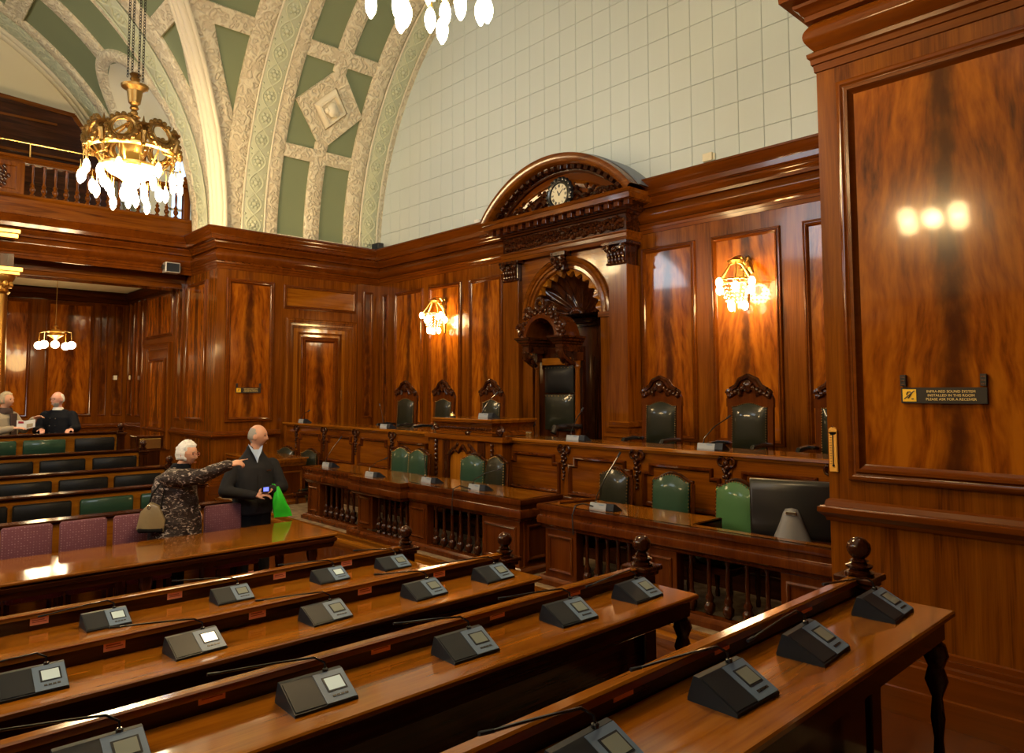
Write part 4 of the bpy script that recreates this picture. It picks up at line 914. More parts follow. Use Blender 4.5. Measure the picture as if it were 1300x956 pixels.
# ------------------------------------------------------------------ microphones
def wedge_unit(name, label, loc, rz, group, screen='screen_off', mic=True, small=False, mdir=(-.1, -.34, .07)):
    """delegate unit: long axis local y, sloping face towards +x, gooseneck from the rear edge"""
    t = thing(name, label, 'microphone', loc, rz, group); W = .13
    P = lambda y: [(.085, y, 0), (.085, y, .012), (-.055, y, .092), (-.075, y, .094), (-.10, y, .012), (-.10, y, 0)]
    m = MB(); m.prism(P(-W), (0, 2*W, 0)); m.build('housing', 'unit_dark', t, 0)
    ex, ez = Vector((0, 1, 0)), Vector((-.14, 0, .08)).normalized(); n = ex.cross(ez); o = Vector((.085, 0, .012))
    def plate(y0, y1, a, b, h, name, mat):
        q = [o+ex*y+ez*s+n*.0005 for y, s in ((y0, a), (y1, a), (y1, b), (y0, b))]; return MB().prism(q, n*h).build(name, mat, t, 0)
    plate(-W+.006, -.002, .008, .152, .003, 'speaker_grille', 'unit_dark'); plate(.0, W-.003, .004, .157, .004, 'control_plate', 'unit_face_daylit')
    plate(.025, .108, .055, .130, .006, 'screen_bezel', 'unit_dark'); plate(.032, .101, .062, .123, .0075, 'screen', screen)
    m = MB()
    for k in range(4):
        q = [o+ex*(.035+.017*k+dy)+ez*s for dy, s in ((0, .028), (.013, .028), (.013, .036), (0, .036))]; m.prism(q, n*.007)
    m.build('button_row', 'black', t, 0)
    if mic:
        b = Vector((-.06, .06, .094)); d = Vector(mdir)
        pts = [b, b+Vector((-.006, 0, .035)), b+Vector((-.02, -.02, .06))+d*.05, b+Vector((-.02, -.03, .06))+d*.35, b+Vector((-.02, -.03, .055))+d*.75, b+Vector((-.02, -.03, .05))+d]
        MB().lathe([(.012, 0), (.012, .012), (.007, .016)], tuple(b-Vector((0, 0, .002))), 8).tube(pts, [.005]*6, 6).build('gooseneck', 'black_gloss', t)
        MB().tube([pts[-1], pts[-1]+d.normalized()*.045], [.006, .007], 8).build('microphone_head', 'unit_dark', t)
    t.scale = (.88, .9, .8)
    return t
DX = (-4.89, -3.71, -2.55, -1.345); DT = (.785, .925, 1.05, 1.225); DR = (.885, 1.02, 1.13, 1.30)
UY = ((.55, 1.19, 1.92, 2.62, 3.15), (.63, 1.27, 1.94, 2.58, 3.12), (.60, 1.27, 1.94, 2.57, 3.10), (.75, 1.35, 1.97, 2.50, 3.13))
SC = {(0, 1): 'screen_pale', (0, 2): 'screen_off', (0, 3): 'screen_pale', (1, 0): 'screen_pale', (1, 1): 'screen_lit', (2, 1): 'screen_pale'}
onames = ('first', 'second', 'third', 'fourth'); uw = ('fifth', 'fourth', 'third', 'second', 'first')
mdirs = [(-.05, -.36, .02), (-.02, -.34, -.02), (-.04, -.36, .05), (-.05, -.36, .03), (-.04, -.30, .04)]
for r in range(4):
    for k in range(5):
        e = ', screen glowing cream' if (r, k) == (1, 1) else ''
        wedge_unit('microphone_unit', '%s microphone unit from the newel on the %s member desk%s' % (uw[k], ('farthest', 'second farthest', 'second nearest', 'nearest')[r], e), (DX[r]+.20, UY[r][k], DT[r]), random.uniform(-.06, .06), 'microphone units on the member desks', SC.get((r, k), 'screen_off'), True, False, mdirs[(k+r) % 5])
def desk_mic(label, loc, rz, tilt):
    t = thing('microphone_unit', label, 'microphone', loc, rz, 'microphone units facing the dais')
    m = MB().prism([(-.11, -.07, 0), (-.11, .07, 0), (-.11, .06, .012), (-.11, -.03, .07), (-.11, -.055, .07), (-.11, -.07, .012)], (.22, 0, 0)); m.build('housing', 'unit_grey', t, 0)
    m = MB().prism([(.115, -.07, 0), (.115, .08, 0), (.115, .07, .012), (.115, -.03, .078), (.115, -.06, .078), (.115, -.075, .012)], (.10, 0, 0)); m.build('loudspeaker', 'unit_dark', t, 0)
    MB().box(.01, .08, -.06, -.052, .02, .06, 0).build('rear_plate', 'unit_face_daylit', t, 0)
    b = Vector((-.05, -.035, .068)); d = Vector(tilt)
    MB().lathe([(.013, 0), (.013, .012), (.006, .018)], tuple(b), 8).tube([b, b+Vector((0, 0, .05))+d*.05, b+Vector((0, 0, .08))+d*.5, b+Vector((0, 0, .06))+d], .006, 6).build('gooseneck', 'black_gloss', t)
    e = b+Vector((0, 0, .06))+d; MB().tube([e, e+d.normalized()*.06], .011, 8).build('microphone_head', 'unit_dark', t)
    return t
desk_mic('microphone unit on the left end of the long clerks table', (-10.95, TY+.22, .86), 0, (.10, .2, .32)); desk_mic('microphone unit on the stepped centre of the long clerks table', (-9.25, TY+.0, .86), 0, (-.05, .3, .1))
desk_mic('microphone unit below the pair of green chairs on the long clerks table', (-8.12, TY+.2, .86), 0, (-.3, .2, .18)); desk_mic('microphone unit near the right end of the long clerks table', (-7.1, TY+.2, .86), 0, (.36, .1, .14))
desk_mic('microphone unit on the right clerks table with a trailing black cable', (-5.02, TY+.16, .86), 0, (.16, .18, .42))
desk_mic('microphone unit on the dais desk in front of the throne', (-6.53, 7.28, 1.45), 0, (.10, .1, .26)); desk_mic('microphone unit on the dais desk at the right-hand carved chairs', (-4.5, 7.28, 1.45), 0, (.22, .14, .22))
desk_mic('microphone unit on the dais desk at the furthest left chairs', (-11.1, 7.28, 1.45), 0, (-.30, .12, .26)); desk_mic('microphone unit on top of the lectern', (-8.32, 7.25, 1.705), 0, (.05, .22, .22)); desk_mic('dark microphone unit at the far left end of the dais desk', (-14.3, 7.3, 1.45), 0, (.1, .1, .1))
for l, p in (('black cable hanging over the front of the right clerks table', [(-5.08, TY+.10, .89), (-5.16, TY+.02, .92), (-5.2, TY-.05, .90), (-5.215, TY-.09, .80), (-5.2, TY-.09, .6)]), ('black cable hanging over the front of the long clerks table', [(-7.16, TY+.13, .87), (-7.24, TY+.02, .91), (-7.26, TY-.07, .88), (-7.26, TY-.09, .7), (-7.25, TY-.09, .55)])):
    c = MB().tube(p, .007, 6).build('cable', 'black'); tag(c, l, 'cable')
bl = thing('desk_bell', 'small brass reception bell on the left of the lectern top', 'bell', (-8.98, 7.12, 1.705)); MB().lathe([(.05, 0), (.05, .012), (.045, .016)], seg=16).build('base', 'black', bl); MB().lathe([(.045, .016), (.044, .03), (.035, .05), (.015, .06), (.008, .062)], seg=16).build('dome', 'brass', bl); MB().ball((0, 0, .070), .012).build('plunger', 'chrome', bl)
gv = thing('hinged_clip', 'small brass clasp on the dais desk before the throne', 'clasp', (-7.32, 7.18, 1.45)); MB().box(-.05, -.005, -.02, .02, 0, .07).box(.005, .05, -.02, .02, 0, .07).build('plates', 'brass', gv); MB().box(-.06, .06, -.01, .03, .07, .085).build('bar', 'chrome', gv)
# monitor seen from behind
mo = thing('monitor', 'black computer monitor seen from behind on the right clerks table', 'monitor', (-3.03, TY+.42, .72), .30)
MB().prism([(-.37, .0, .08), (.37, .0, .08), (.37, .0, .60), (-.37, .0, .60)], (0, .04, 0)).build('screen_panel', 'black_gloss', mo)
m = MB(); m.grid([[(-.37, 0, .08), (.37, 0, .08), (.37, 0, .60), (-.37, 0, .60)], [(-.365, -.04, .09), (.365, -.04, .09), (.365, -.04, .595), (-.365, -.04, .595)], [(-.35, -.07, .11), (.35, -.07, .11), (.35, -.07, .56), (-.35, -.07, .56)], [(-.33, -.085, .15), (.33, -.085, .15), (.33, -.085, .50), (-.33, -.085, .50)], [(-.001, -.09, .30), (.001, -.09, .30), (.001, -.09, .32), (-.001, -.09, .32)]], closed_v=True); m.build('rear_shell', 'black', mo, 60)
st = MB(); st.lathe([(.19, 0), (.185, .02), (.15, .12), (.10, .24), (.07, .33), (.05, .36), (.0, .37)], seg=24); st.v = [Vector((p.x, p.y*.55-.10, p.z)) for p in st.v]; st.build('stand', 'stand_grey', mo, 60)
MB().box(-.045, .045, -.155, -.12, .315, .345).build('lock_clip', 'chrome', mo)
MB().box(-.2, .2, -.2, .1, 0, .012).build('foot', 'unit_grey', mo)
m = MB()
for k in range(5): m.tube([(.1+.05*k, -.09, .02+.01*(k % 2)), (.2+.03*k, -.12, .03), (.3, -.10+.01*k, .015), (.38, -.04, .02+.01*k)], .008, 5)
m.build('cable', 'black', mo)
# ------------------------------------------------------------------ members' desks on the right-hand tiers
def newel_parts(t, x, y, z0, zb, s=1.0):
    """square post with a moulded cap and turned ball finial; zb = top of ball"""
    h = zb-.205*s
    MB().box(x-.055*s, x+.055*s, y-.055*s, y+.055*s, z0, h, .006).build('newel_post', 'dark_z', t)
    p = MB().box(x-.085*s, x+.085*s, y-.085*s, y+.085*s, h+.012*s, h+.04*s, .006).box(x-.07*s, x+.07*s, y-.07*s, y+.07*s, h-.015*s, h+.014*s, .008).build('newel_cap', 'dark_z', t)
    MB().lathe([(.06*s, h+.04*s), (.062*s, h+.05*s), (.04*s, h+.06*s), (.055*s, h+.072*s), (.058*s, h+.08*s), (.03*s, h+.092*s), (.042*s, h+.10*s), (.022*s, h+.11*s)]+[(.052*s*math.sin(q), h+.155*s-.05*s*math.cos(q)) for q in (.5, .8, 1.2, PI/2, 2.0, 2.5, 2.9)], (x, y, 0), 18).build('ball_finial', 'dark_z', t, 60)
for r in range(4):
    x, zt, zd, zf = DX[r], DR[r], DT[r], .03+.14*r
    y0, y1 = -2.6, 3.36
    t = thing('member_desk', '%s of the four long member desks with microphone units%s' % (('farthest', 'second farthest', 'second nearest', 'nearest')[r], ('', '', '', ', beside the right pier')[r]), 'desk', (x, 0, 0), 0, 'member desks')
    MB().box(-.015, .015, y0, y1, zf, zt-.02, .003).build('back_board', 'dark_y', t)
    MB().sweep([(-.024, zt-.03), (-.02, zt-.012), (-.025, zt-.006), (-.018, zt), (.018, zt), (.025, zt-.006), (.02, zt-.012), (.024, zt-.03)], [(0, y1), (0, y0)]).build('rail', 'top_y', t)
    MB().box(.015, .385, y0, y1+.02, zd-.026, zd, .006).build('desk_top', 'top_y', t)
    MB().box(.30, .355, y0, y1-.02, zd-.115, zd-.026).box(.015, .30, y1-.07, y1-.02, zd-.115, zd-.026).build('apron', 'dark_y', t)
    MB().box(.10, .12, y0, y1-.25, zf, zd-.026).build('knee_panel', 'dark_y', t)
    MB().box(-.035, -.016, y0, y1-.02, zf, zf+.14).box(-.035, -.016, y0, y1-.02, zt-.22, zt-.15).build('front_moulding', 'dark_y', t)
    m = MB().lathe([(.02, zd-.115), (.04, zd-.13), (.05, zd-.17), (.03, zd-.22), (.045, zd-.27), (.02, zd-.34), (.028, zd-.42), (.018, zd-.5), (.035, zf+.03), (.03, zf)], (.325, y1-.05, 0), 10); m.build('leg', 'dark_z', t)
    newel_parts(t, 0, y1+.04, zf, (1.04, 1.155, 1.30, 1.465)[r])
    for k, uy in enumerate(UY[r]):
        st_ = MB().box(.0155, .018, uy-.34, uy-.25, zd+.028, zd+.068, 0).build('sticker', 'sticker', t, 0)
        MB().box(.018, .0185, uy-.33, uy-.27, zd+.052, zd+.057, 0).box(.018, .0185, uy-.33, uy-.26, zd+.042, zd+.046, 0).build('sticker_print', 'sticker_line', st_, 0)
# ------------------------------------------------------------------ long table and purple chairs
lt = thing('long_table', 'long glossy mahogany table between the purple chairs and the farthest member desk', 'table', (-7.09, 0, FL0))
TZ = .69-FL0
MB().box(-.47, .47, -2.6, 3.78, TZ-.03, TZ, .010).build('table_top', 'top_y', lt)
m = MB().sweep([(0, TZ-.14), (.02, TZ-.135), (.03, TZ-.09), (.045, TZ-.08), (.05, TZ-.05), (.03, TZ-.04), (.03, TZ-.03), (-.05, TZ-.03), (-.05, TZ-.14)], [(-.42, -2.55), (-.42, 3.72), (.42, 3.72), (.42, -2.55)]); m.build('apron', 'dark_y', lt)
for y in (-2.2, -.8, .6, 2.0, 3.55):
    for x in (-.36, .36): MB().lathe([(.035, 0), (.045, .04), (.03, .08), (.05, .14), (.055, .25), (.035, .32), (.05, .45), (.04, .55), (.055, .60), (.055, TZ-.13)], (x, y, 0), 10).build('leg', 'dark_z', lt)
pc = thing('purple_chair', 'purple cloth chair at the long table, directly left of the standing man', 'chair', (-7.98, 3.14, FL0), 0, 'purple chairs along the long table')
MB().box(-.03, .03, -.20, .20, .46, 1.01, .018).build('back_cushion', 'purple_cloth', pc, 50); MB().box(.02, .46, -.22, .22, .42, .50, .02).build('seat', 'purple_cloth', pc, 50)
for y in (-.20, .20):
    MB().box(.40, .44, y-.02, y+.02, 0, .42).build('leg', 'dark_z', pc); MB().box(-.05, -.01, y-.02, y+.02, 0, .48).build('leg', 'dark_z', pc)
    MB().tube([(-.035, y*.8, .44), (-.04, y*.8, .96)], .014, 6).build('back_post', 'dark_z', pc)
for y, l in ((2.26, 'purple cloth chair nearest the handbag at the long table'), (1.80, 'second purple chair to the left of the handbag at the long table'), (1.34, 'third purple chair to the left of the handbag at the long table'), (.88, 'leftmost purple chair, cut off by the picture edge')):
    dup(pc, (-7.98, y, FL0), 0, l)
# ------------------------------------------------------------------ benches on the left-hand tiers
BX = (-8.28, -9.45, -10.6, -11.8, -13.0); BT = (.875, .985, 1.10, 1.255, 1.475); BF = (FL0, .06, .18, .32, .48)
PADS = {1: [('leather_black', -1.0), ('leather_black', -.37), ('leather_black', .25), ('leather_black', .84), ('leather_black', 1.44), ('leather_green', 2.08), ('leather_green', 2.72)],
        2: [('leather_black', -.97), ('leather_black', -.36), ('leather_black', .25), ('leather_black', .85), ('leather_black', 1.46), ('leather_black', 2.09), ('leather_black', 2.72)],
        3: [('leather_black', -.97), ('leather_black', -.36), ('leather_black', .25), ('leather_black', .85), ('leather_black', 1.46), ('leather_black', 2.09), ('leather_black', 2.74)],
        4: [('leather_black', -.97), ('leather_black', -.36), ('leather_black', .25), ('leather_green', .85), ('leather_green', 1.44), ('leather_green', 2.08), ('leather_black', 2.76)]}
blab = ('low front rail bench right behind the purple chairs', 'bench row with a bright green pad, second behind the purple chairs', 'bench row of black pads, third behind the purple chairs', 'bench row of black pads, fourth behind the purple chairs', 'rearmost bench row, in front of the two seated visitors')
for r in range(5):
    x, zt, zf = BX[r], BT[r], BF[r]
    t = thing('bench', blab[r], 'bench', (x, 0, 0), 0, 'benches rising on the left')
    y1 = 3.36; y0 = -2.6
    MB().box(-.03, .0, y0, y1, zf, zt-.03).build('back_board', 'top_y', t)
    MB().sweep([(-.02, zt-.05), (.018, zt-.045), (.022, zt-.03), (.045, zt-.022), (.045, zt-.004), (-.11, zt), (-.11, zt-.03), (-.02, zt-.03)], [(0, y1), (0, y0)]).build('rail', 'dark_y', t)
    MB().box(-.36, -.031, y0, y1, zt-.16, zt-.13).build('book_shelf', 'dark_y', t)
    newel_parts(t, -.02, y1+.06, zf, zt+.13, .95)
    if r == 0: continue
    MB().box(.02, .44, y0, y1-.05, zf+.38, zf+.45, .02).build('seat', 'leather_black', t, 50); MB().box(.06, .40, y0, y1-.06, zf, zf+.38).build('seat_plinth', 'dark_y', t)
    for mat, y in PADS[r]:
        z0, z1 = zt-.32, zt-.09
        if y+.29 > y1: continue
        MB().box(-.001, .055, y, y+.555 if y < 2.7 else min(y+.58, y1-.04), z0, z1, .022).build('back_pad', mat, t, 50)
gd = thing('side_desk', 'small dark desk with a glowing brass plate beyond the ends of the rear benches', 'desk', (-12.35, 3.42, 1.27))
MB().box(-.02, .0, .10, .42, -.06, .10).build('plate', 'brass', gd); MB().box(-.35, -.02, .06, .46, -.10, .14).build('box', 'dark_y', gd); MB().box(-.33, -.04, .10, .42, -.95, -.10).build('stand', 'dark_z', gd)
# ------------------------------------------------------------------ chandeliers
def chandelier(label, loc):
    t = thing('chandelier', label, 'chandelier', loc, .15, 'gilt chandeliers hanging over the chamber')
    for s_ in ((-.12, 0), (.12, 0), (0, -.12), (0, .12)):
        m = MB(); n = 64
        for k in range(n):
            z = 1.15+.05*k; a = PI/2*(k % 2)+.4; c = Vector((s_[0], s_[1], z)); d = Vector((math.cos(a), math.sin(a), 0))
            m.tube([c+d*.018*math.cos(q)+Vector((0, 0, .034*math.sin(q))) for q in [2*PI*i/8 for i in range(8)]], .0055, 4, True)
        m.build('chain', 'iron', t)
    MB().lathe([(.02, .30), (.12, .31), (.14, .35), (.07, .37), (.11, .41), (.06, .45), (.10, .49), (.05, .52), (.06, .56), (.04, .60), (.07, .63), (.05, .68), (.09, .72), (.12, .92), (.20, .97), (.21, 1.01), (.10, 1.03), (.05, 1.07), (.08, 1.12), (.06, 1.16), (.09, 1.20), (.03, 1.24)], seg=18).build('stem', 'old_gold', t)
    m = MB(); R = .62
    m.lathe([(R, -.14), (R+.05, -.12), (R+.05, -.09), (R, -.07)], seg=40, caps=False); m.lathe([(.40, -.40), (.46, -.38), (.46, -.34), (.40, -.32), (.40, -.40)], seg=36, caps=False)
    m.build('hoop', 'gold', t)
    for k in range(7):
        a = 2*PI*k/7+.25; c = Vector((R*math.cos(a), R*math.sin(a), .10)); tx = Vector((-math.sin(a), math.cos(a), 0)); n = Vector((math.cos(a), math.sin(a), .25)).normalized(); up = n.cross(tx)
        m = MB(); m.tube([c+tx*.20*math.cos(q)+up*.20*math.sin(q) for q in [2*PI*i/24 for i in range(24)]], .042, 8, True)
        m.tube([c+n*.02+tx*.145*math.cos(q)+up*.145*math.sin(q) for q in [2*PI*i/24 for i in range(24)]], .014, 6, True)
        for i in range(16): q = 2*PI*i/16; m.ball(c+n*.03+tx*.225*math.cos(q)+up*.225*math.sin(q), .042, 6, 4)
        m.build('medallion_ring', 'old_gold', t)
        a2 = a+PI/7; c2 = Vector((R*1.02*math.cos(a2), R*1.02*math.sin(a2), 0)); m = MB()
        m.tube([c2+Vector((0, 0, -.28)), c2*1.06+Vector((0, 0, -.10)), c2*1.10+Vector((0, 0, .06)), c2*1.02+Vector((0, 0, .16))], [.02, .04, .05, .03], 8)
        for i in range(7): m.ball(c2*(1.02+.05*(i % 2))+Vector((.03*math.sin(i*2), .03*math.cos(i*2), -.2+.055*i)), .035, 6, 4)
        m.lathe([(.02, .16), (.10, .17), (.11, .19), (.03, .21), (.015, .26), (.004, .32)], tuple(c2*1.02), 10); m.build('bracket', 'old_gold', t)
        m = MB(); m.tube([Vector((.1*math.cos(a), .1*math.sin(a), .36)), Vector((.3*math.cos(a), .3*math.sin(a), .18)), Vector((.45*math.cos(a), .45*math.sin(a), -.05)), Vector((R*math.cos(a), R*math.sin(a), -.1))], .018, 6)
        m.tube([Vector((R*math.cos(a), R*math.sin(a), -.1)), Vector((.5*math.cos(a), .5*math.sin(a), -.28)), Vector((.43*math.cos(a), .43*math.sin(a), -.36))], .016, 6); m.build('arm', 'gold', t)
    MB().lathe([(.05, .30), (.20, .12), (.24, 0), (.20, -.12), (.12, -.22), (.04, -.26)], seg=24).build('bowl', 'gold', t)
    MB().lathe([(.04, -.26), (.42, -.36), (.34, -.46), (.18, -.54), (.10, -.60), (.13, -.64), (.06, -.70), (.07, -.76), (.02, -.84), (.005, -.88)], seg=24).build('lower_basket', 'crystal_glow', t)
    bm_ = MB().lathe([(.008, 0), (.03, -.02), (.048, -.07), (.052, -.12), (.04, -.18), (.012, -.23)], seg=10).mesh('bulb', 'bulb', 60)
    hm_ = MB().lathe([(.004, .16), (.006, .05), (.022, .04), (.022, 0), (.012, -.005)], seg=8).mesh('bulb_holder', 'brass', 50)
    for R2, n, z in ((.72, 16, -.40), (.50, 8, -.56), (.26, 5, -.74)):
        for k in range(n):
            a = 2*PI*(k+.3)/n; zz_ = z-.10*(k % 2)
            for me, nm in ((hm_, 'bulb_holder'), (bm_, 'bulb')):
                o = bpy.data.objects.new(nm, me); COL.objects.link(o); o.parent = t; o.location = (R2*math.cos(a), R2*math.sin(a), zz_)
            if k % 2 == 0 or R2 < .6:
                c = Vector((R2*math.cos(a), R2*math.sin(a), zz_)); MB().tube([c+Vector((0, 0, .15)), c*1.0+Vector((0, 0, .3))], .006, 5).build('hanger', 'gold', t)
    return t
ch = chandelier('gilt chandelier with glowing bulbs hanging in front of the gallery balustrade', (CHX[0], CHY, CHZ))
dup(ch, (CHX[1], CHY, CHZ), .4, 'gilt chandelier of which only the glowing bulbs show at the top edge')
# wall lamps
def sconce(label, x, zt):
    t = thing('wall_lamp', label, 'lamp', (x, YW, zt), 0, 'gilt wall lamps on the back wall')
    m = MB(); m.tube([(0, -.01, -.75), (0, -.03, -.4), (0, -.02, 0)], [.03, .05, .03], 8)
    for s_ in (-1, 1):
        m.tube([(s_*.0, -.03, -.08), (s_*.07, -.06, .0), (s_*.10, -.08, -.06), (s_*.06, -.1, -.12)], .016, 6)
    for k in range(9): m.ball((.05*math.sin(k*2.3), -.03, -.02-.07*k), .035, 6, 4)
    m.build('back_plate', 'old_gold', t)
    m = MB().tube([(0, -.03, -.12), (0, -.16, .0), (0, -.28, -.02), (0, -.30, -.10)], .018, 8)
    for k in range(6): a = PI*k/3; m.tube([(0, -.30, -.10), (.09*math.cos(a), -.30+.09*math.sin(a), -.13), (.17*math.cos(a), -.30+.17*math.sin(a), -.25), (.24*math.cos(a), -.32+.24*math.sin(a), -.36)], .009, 6)
    m.lathe([(.02, -.12), (.10, -.11), (.12, -.08), (.05, -.05), (.02, -.02)], (0, -.30, 0), 12); m.tube([(.24*math.cos(q), -.32+.24*math.sin(q), -.36) for q in [2*PI*i/20 for i in range(20)]], .012, 6, True)
    m.tube([(.02, -.02, -.14), (.12, -.14, -.10), (.18, -.22, -.2), (.2, -.2, -.27)], [.02, .04, .04, .02], 8)
    m.build('arms', 'gold', t)
    m = MB()
    for k in range(16):
        a = 2*PI*k/16
        for q in range(6): m.ball((.24*math.cos(a)*(1-q*.09), -.32+.24*math.sin(a)*(1-q*.09), -.38-.055*q), .014, 5, 4)
    for k in range(8): a = 2*PI*k/8; m.lathe([(.002, -.80), (.012, -.78), (.01, -.70), (.002, -.68)], (.1*math.cos(a), -.30+.1*math.sin(a), .02*(k % 3)), 6)
    m.build('crystal_beads', 'crystal_glow', t, 0)
    bm_ = MB().ball((0, 0, 0), .05, 10, 8, (1, 1, 1.4)).mesh('bulb', 'bulb_soft', 60)
    for k in range(6):
        a = PI*k/3; o = bpy.data.objects.new('bulb', bm_); COL.objects.link(o); o.parent = t; o.location = (.25*math.cos(a), -.32+.25*math.sin(a), -.40-.08*(k % 2))
    for k in range(3):
        a = 2*PI*k/3+.5; o = bpy.data.objects.new('bulb', bm_); COL.objects.link(o); o.parent = t; o.location = (.12*math.cos(a), -.32+.12*math.sin(a), -.72)
    light('wall_lamp_glow', 'POINT', (x, YW-.36, zt-.5), P_WL, (1, .62, .22), shadow_soft_size=.16)
P_WL = 80
sconce('gilt wall lamp right of the arched surround', -5.18, 4.02); sconce('gilt wall lamp left of the arched surround', -12.2, 4.10)
# pendant under the gallery
pe = thing('pendant_lamp', 'small brass pendant lamp with glowing globes under the gallery', 'lamp', (-18.6, 3.5, 3.3))
MB().tube([(0, 0, .1), (0, 0, 1.39)], .008, 6).build('rod', 'brass', pe); MB().lathe([(.02, .28), (.05, .26), (.03, .22), (.09, .18), (.19, .14), (.12, .10), (.16, .06), (.06, .0), (.02, -.05)], seg=18).build('body', 'gold', pe)
m = MB()
for k in range(4): a = PI*k/2+.8; m.tube([(0, 0, .1), (.2*math.cos(a), .2*math.sin(a), .16), (.36*math.cos(a), .36*math.sin(a), .12), (.37*math.cos(a), .37*math.sin(a), -.08)], .010, 6)
m.build('arms', 'brass', pe)
gm = MB().ball((0, 0, 0), .085, 14, 10).mesh('globe', 'bulb_soft', 60)
for k in range(4): a = PI*k/2+.8; o = bpy.data.objects.new('globe', gm); COL.objects.link(o); o.parent = pe; o.location = (.37*math.cos(a), .37*math.sin(a), -.16)
o = bpy.data.objects.new('globe', gm); COL.objects.link(o); o.parent = pe; o.location = (0, 0, -.14)
light('pendant_glow', 'POINT', (-18.6, 3.5, 2.9), 46, (1, .62, .24), shadow_soft_size=.25)
light('pendant_glow', 'POINT', (-18.6, -.8, 2.9), 20, (1, .62, .24), shadow_soft_size=.25)
# ------------------------------------------------------------------ people
def remesh(mb, name, mat, parent, vox, smooth_it=4, disp=None):
    me = mb.mesh(name, None, 0); o = bpy.data.objects.new(name, me); COL.objects.link(o)
    r = o.modifiers.new('r', 'REMESH'); r.mode = 'VOXEL'; r.voxel_size = vox
    if smooth_it: s_ = o.modifiers.new('s', 'SMOOTH'); s_.iterations = smooth_it; s_.factor = .5
    dg = bpy.context.evaluated_depsgraph_get(); n = bpy.data.meshes.new_from_object(o.evaluated_get(dg)); bpy.data.objects.remove(o); bpy.data.meshes.remove(me)
    if disp:
        for v in n.vertices: v.co = disp(v.co)
    n.name = name; n.materials.clear(); n.materials.append(MATS[mat]); n.shade_smooth()
    o = bpy.data.objects.new(name, n); COL.objects.link(o); o.parent = parent; return o
def head_shape(p):
    """unit direction -> head point, face to +x; total height about .235"""
    x, y, z = p; f = max(0, x); q = Vector((x*.098, y*.077, z*.118))
    if z < 0: q.y *= 1+.30*z; q.x *= (1+.10*z) if x > 0 else (1+.45*z)
    if x < 0: q.x *= 1.04
    g = lambda a, b, c, s_: math.exp(-((y-a)**2+(z-b)**2)/(s_*s_))*c*(f > .2)
    q.x += g(0, -.12, .016, .14)+g(0, -.25, .026, .12)+g(0, .02, .006, .10)      # nose
    q.x += g(0, .30, .006, .35)-g(.36, .06, .014, .17)-g(-.36, .06, .014, .17)   # brow, sockets
    q.x += g(0, -.55, .007, .16)-g(0, -.63, .005, .05)+g(0, -.70, .004, .1)+g(0, -.90, .012, .16)   # lips, chin
    q.x += g(.45, -.28, .004, .2)+g(-.45, -.28, .004, .2)
    return q
def head_mb(M, seg=44, rings=34):
    m = MB(); P = []
    for i in range(rings+1):
        t = PI*i/rings
        P.append([head_shape((math.sin(t)*math.cos(a), math.sin(t)*math.sin(a), math.cos(t))) for a in [2*PI*k/seg for k in range(seg)]])
    t_ = MB().grid(P, closed_v=True)
    for s_ in (-1, 1): t_.ball((-.008, s_*.076, -.012), .032, 10, 8, (.65, .35, 1.0))
    return m.merge(t_, M)
def hand(mb, w_, d, nrm, side, curl=.5, point=False, s=1.0):
    """palm and five fingers from wrist w_ along d; nrm = back of the hand, side = +1 thumb to nrm x d"""
    w_, d, nrm = Vector(w_), Vector(d).normalized(), Vector(nrm).normalized(); nrm = (nrm-d*nrm.dot(d)).normalized(); lat = nrm.cross(d)*side
    for k in range(4):
        a = (k-1.5)*.020*s; mb.capsule(w_+lat*a*.6, w_+d*.085*s+lat*a*1.1, .015*s, .012*s, 8)
    for k, L in enumerate((.070, .078, .072, .056)):
        b = w_+d*.088*s+lat*(1.5-k)*.021*s; c = curl if not (point and k == 0) else .03
        p = b; an = 0
        for j, f in enumerate((.45, .32, .26)):
            an += c*(1.0 if j else .8); n_ = p+(d*math.cos(an)-nrm*math.sin(an))*L*f*1.25*s; mb.capsule(p, n_, (.0095-.0008*j)*s, (.0088-.0009*j)*s, 8); p = n_
    b = w_+d*.025*s+lat*.026*s; q = b+(d*.6+lat*.75-nrm*.2)*.045*s; mb.capsule(b, q, .014*s, .011*s, 8); mb.capsule(q, q+(d*.9+lat*.15-nrm*.35).normalized()*.040*s, .0105*s, .009*s, 8)
def hM(c, yaw, pitch=0, s=1.0): return Matrix.Translation(c) @ Matrix.Rotation(yaw, 4, 'Z') @ Matrix.Rotation(pitch, 4, 'Y') @ Matrix.Scale(s, 4)
def cap(M, keep, out=1.07, seed=0, amp=.004, seg=40, rings=30, lift=(0, 0, 0)):
    """hair: shell over the part of the skull where keep(unit dir) holds"""
    P = []; idx = {}; V = []; F = []; 
    for i in range(rings+1):
        t = PI*i/rings
        for k in range(seg):
            a = 2*PI*k/seg; d = (math.sin(t)*math.cos(a), math.sin(t)*math.sin(a), math.cos(t)); kq = keep(d)
            base = Vector((d[0]*.100, d[1]*.078, d[2]*.120)); 
            if d[2] < 0: base.y *= 1+.2*d[2]
            o = base*(out if kq else .9)+Vector(lift)*(1 if kq else 0); 
            if kq: o += Vector(d)*amp*(noise.noise(Vector(d)*9+Vector((seed, 0, 0)))*1.5+math.sin(k*2.2+i*.7)*.35)
            V.append(M @ o)
    for i in range(rings):
        for k in range(seg):
            F.append((i*seg+k, (i+1)*seg+k, (i+1)*seg+(k+1) % seg, i*seg+(k+1) % seg))
    return MB().add(V, F)
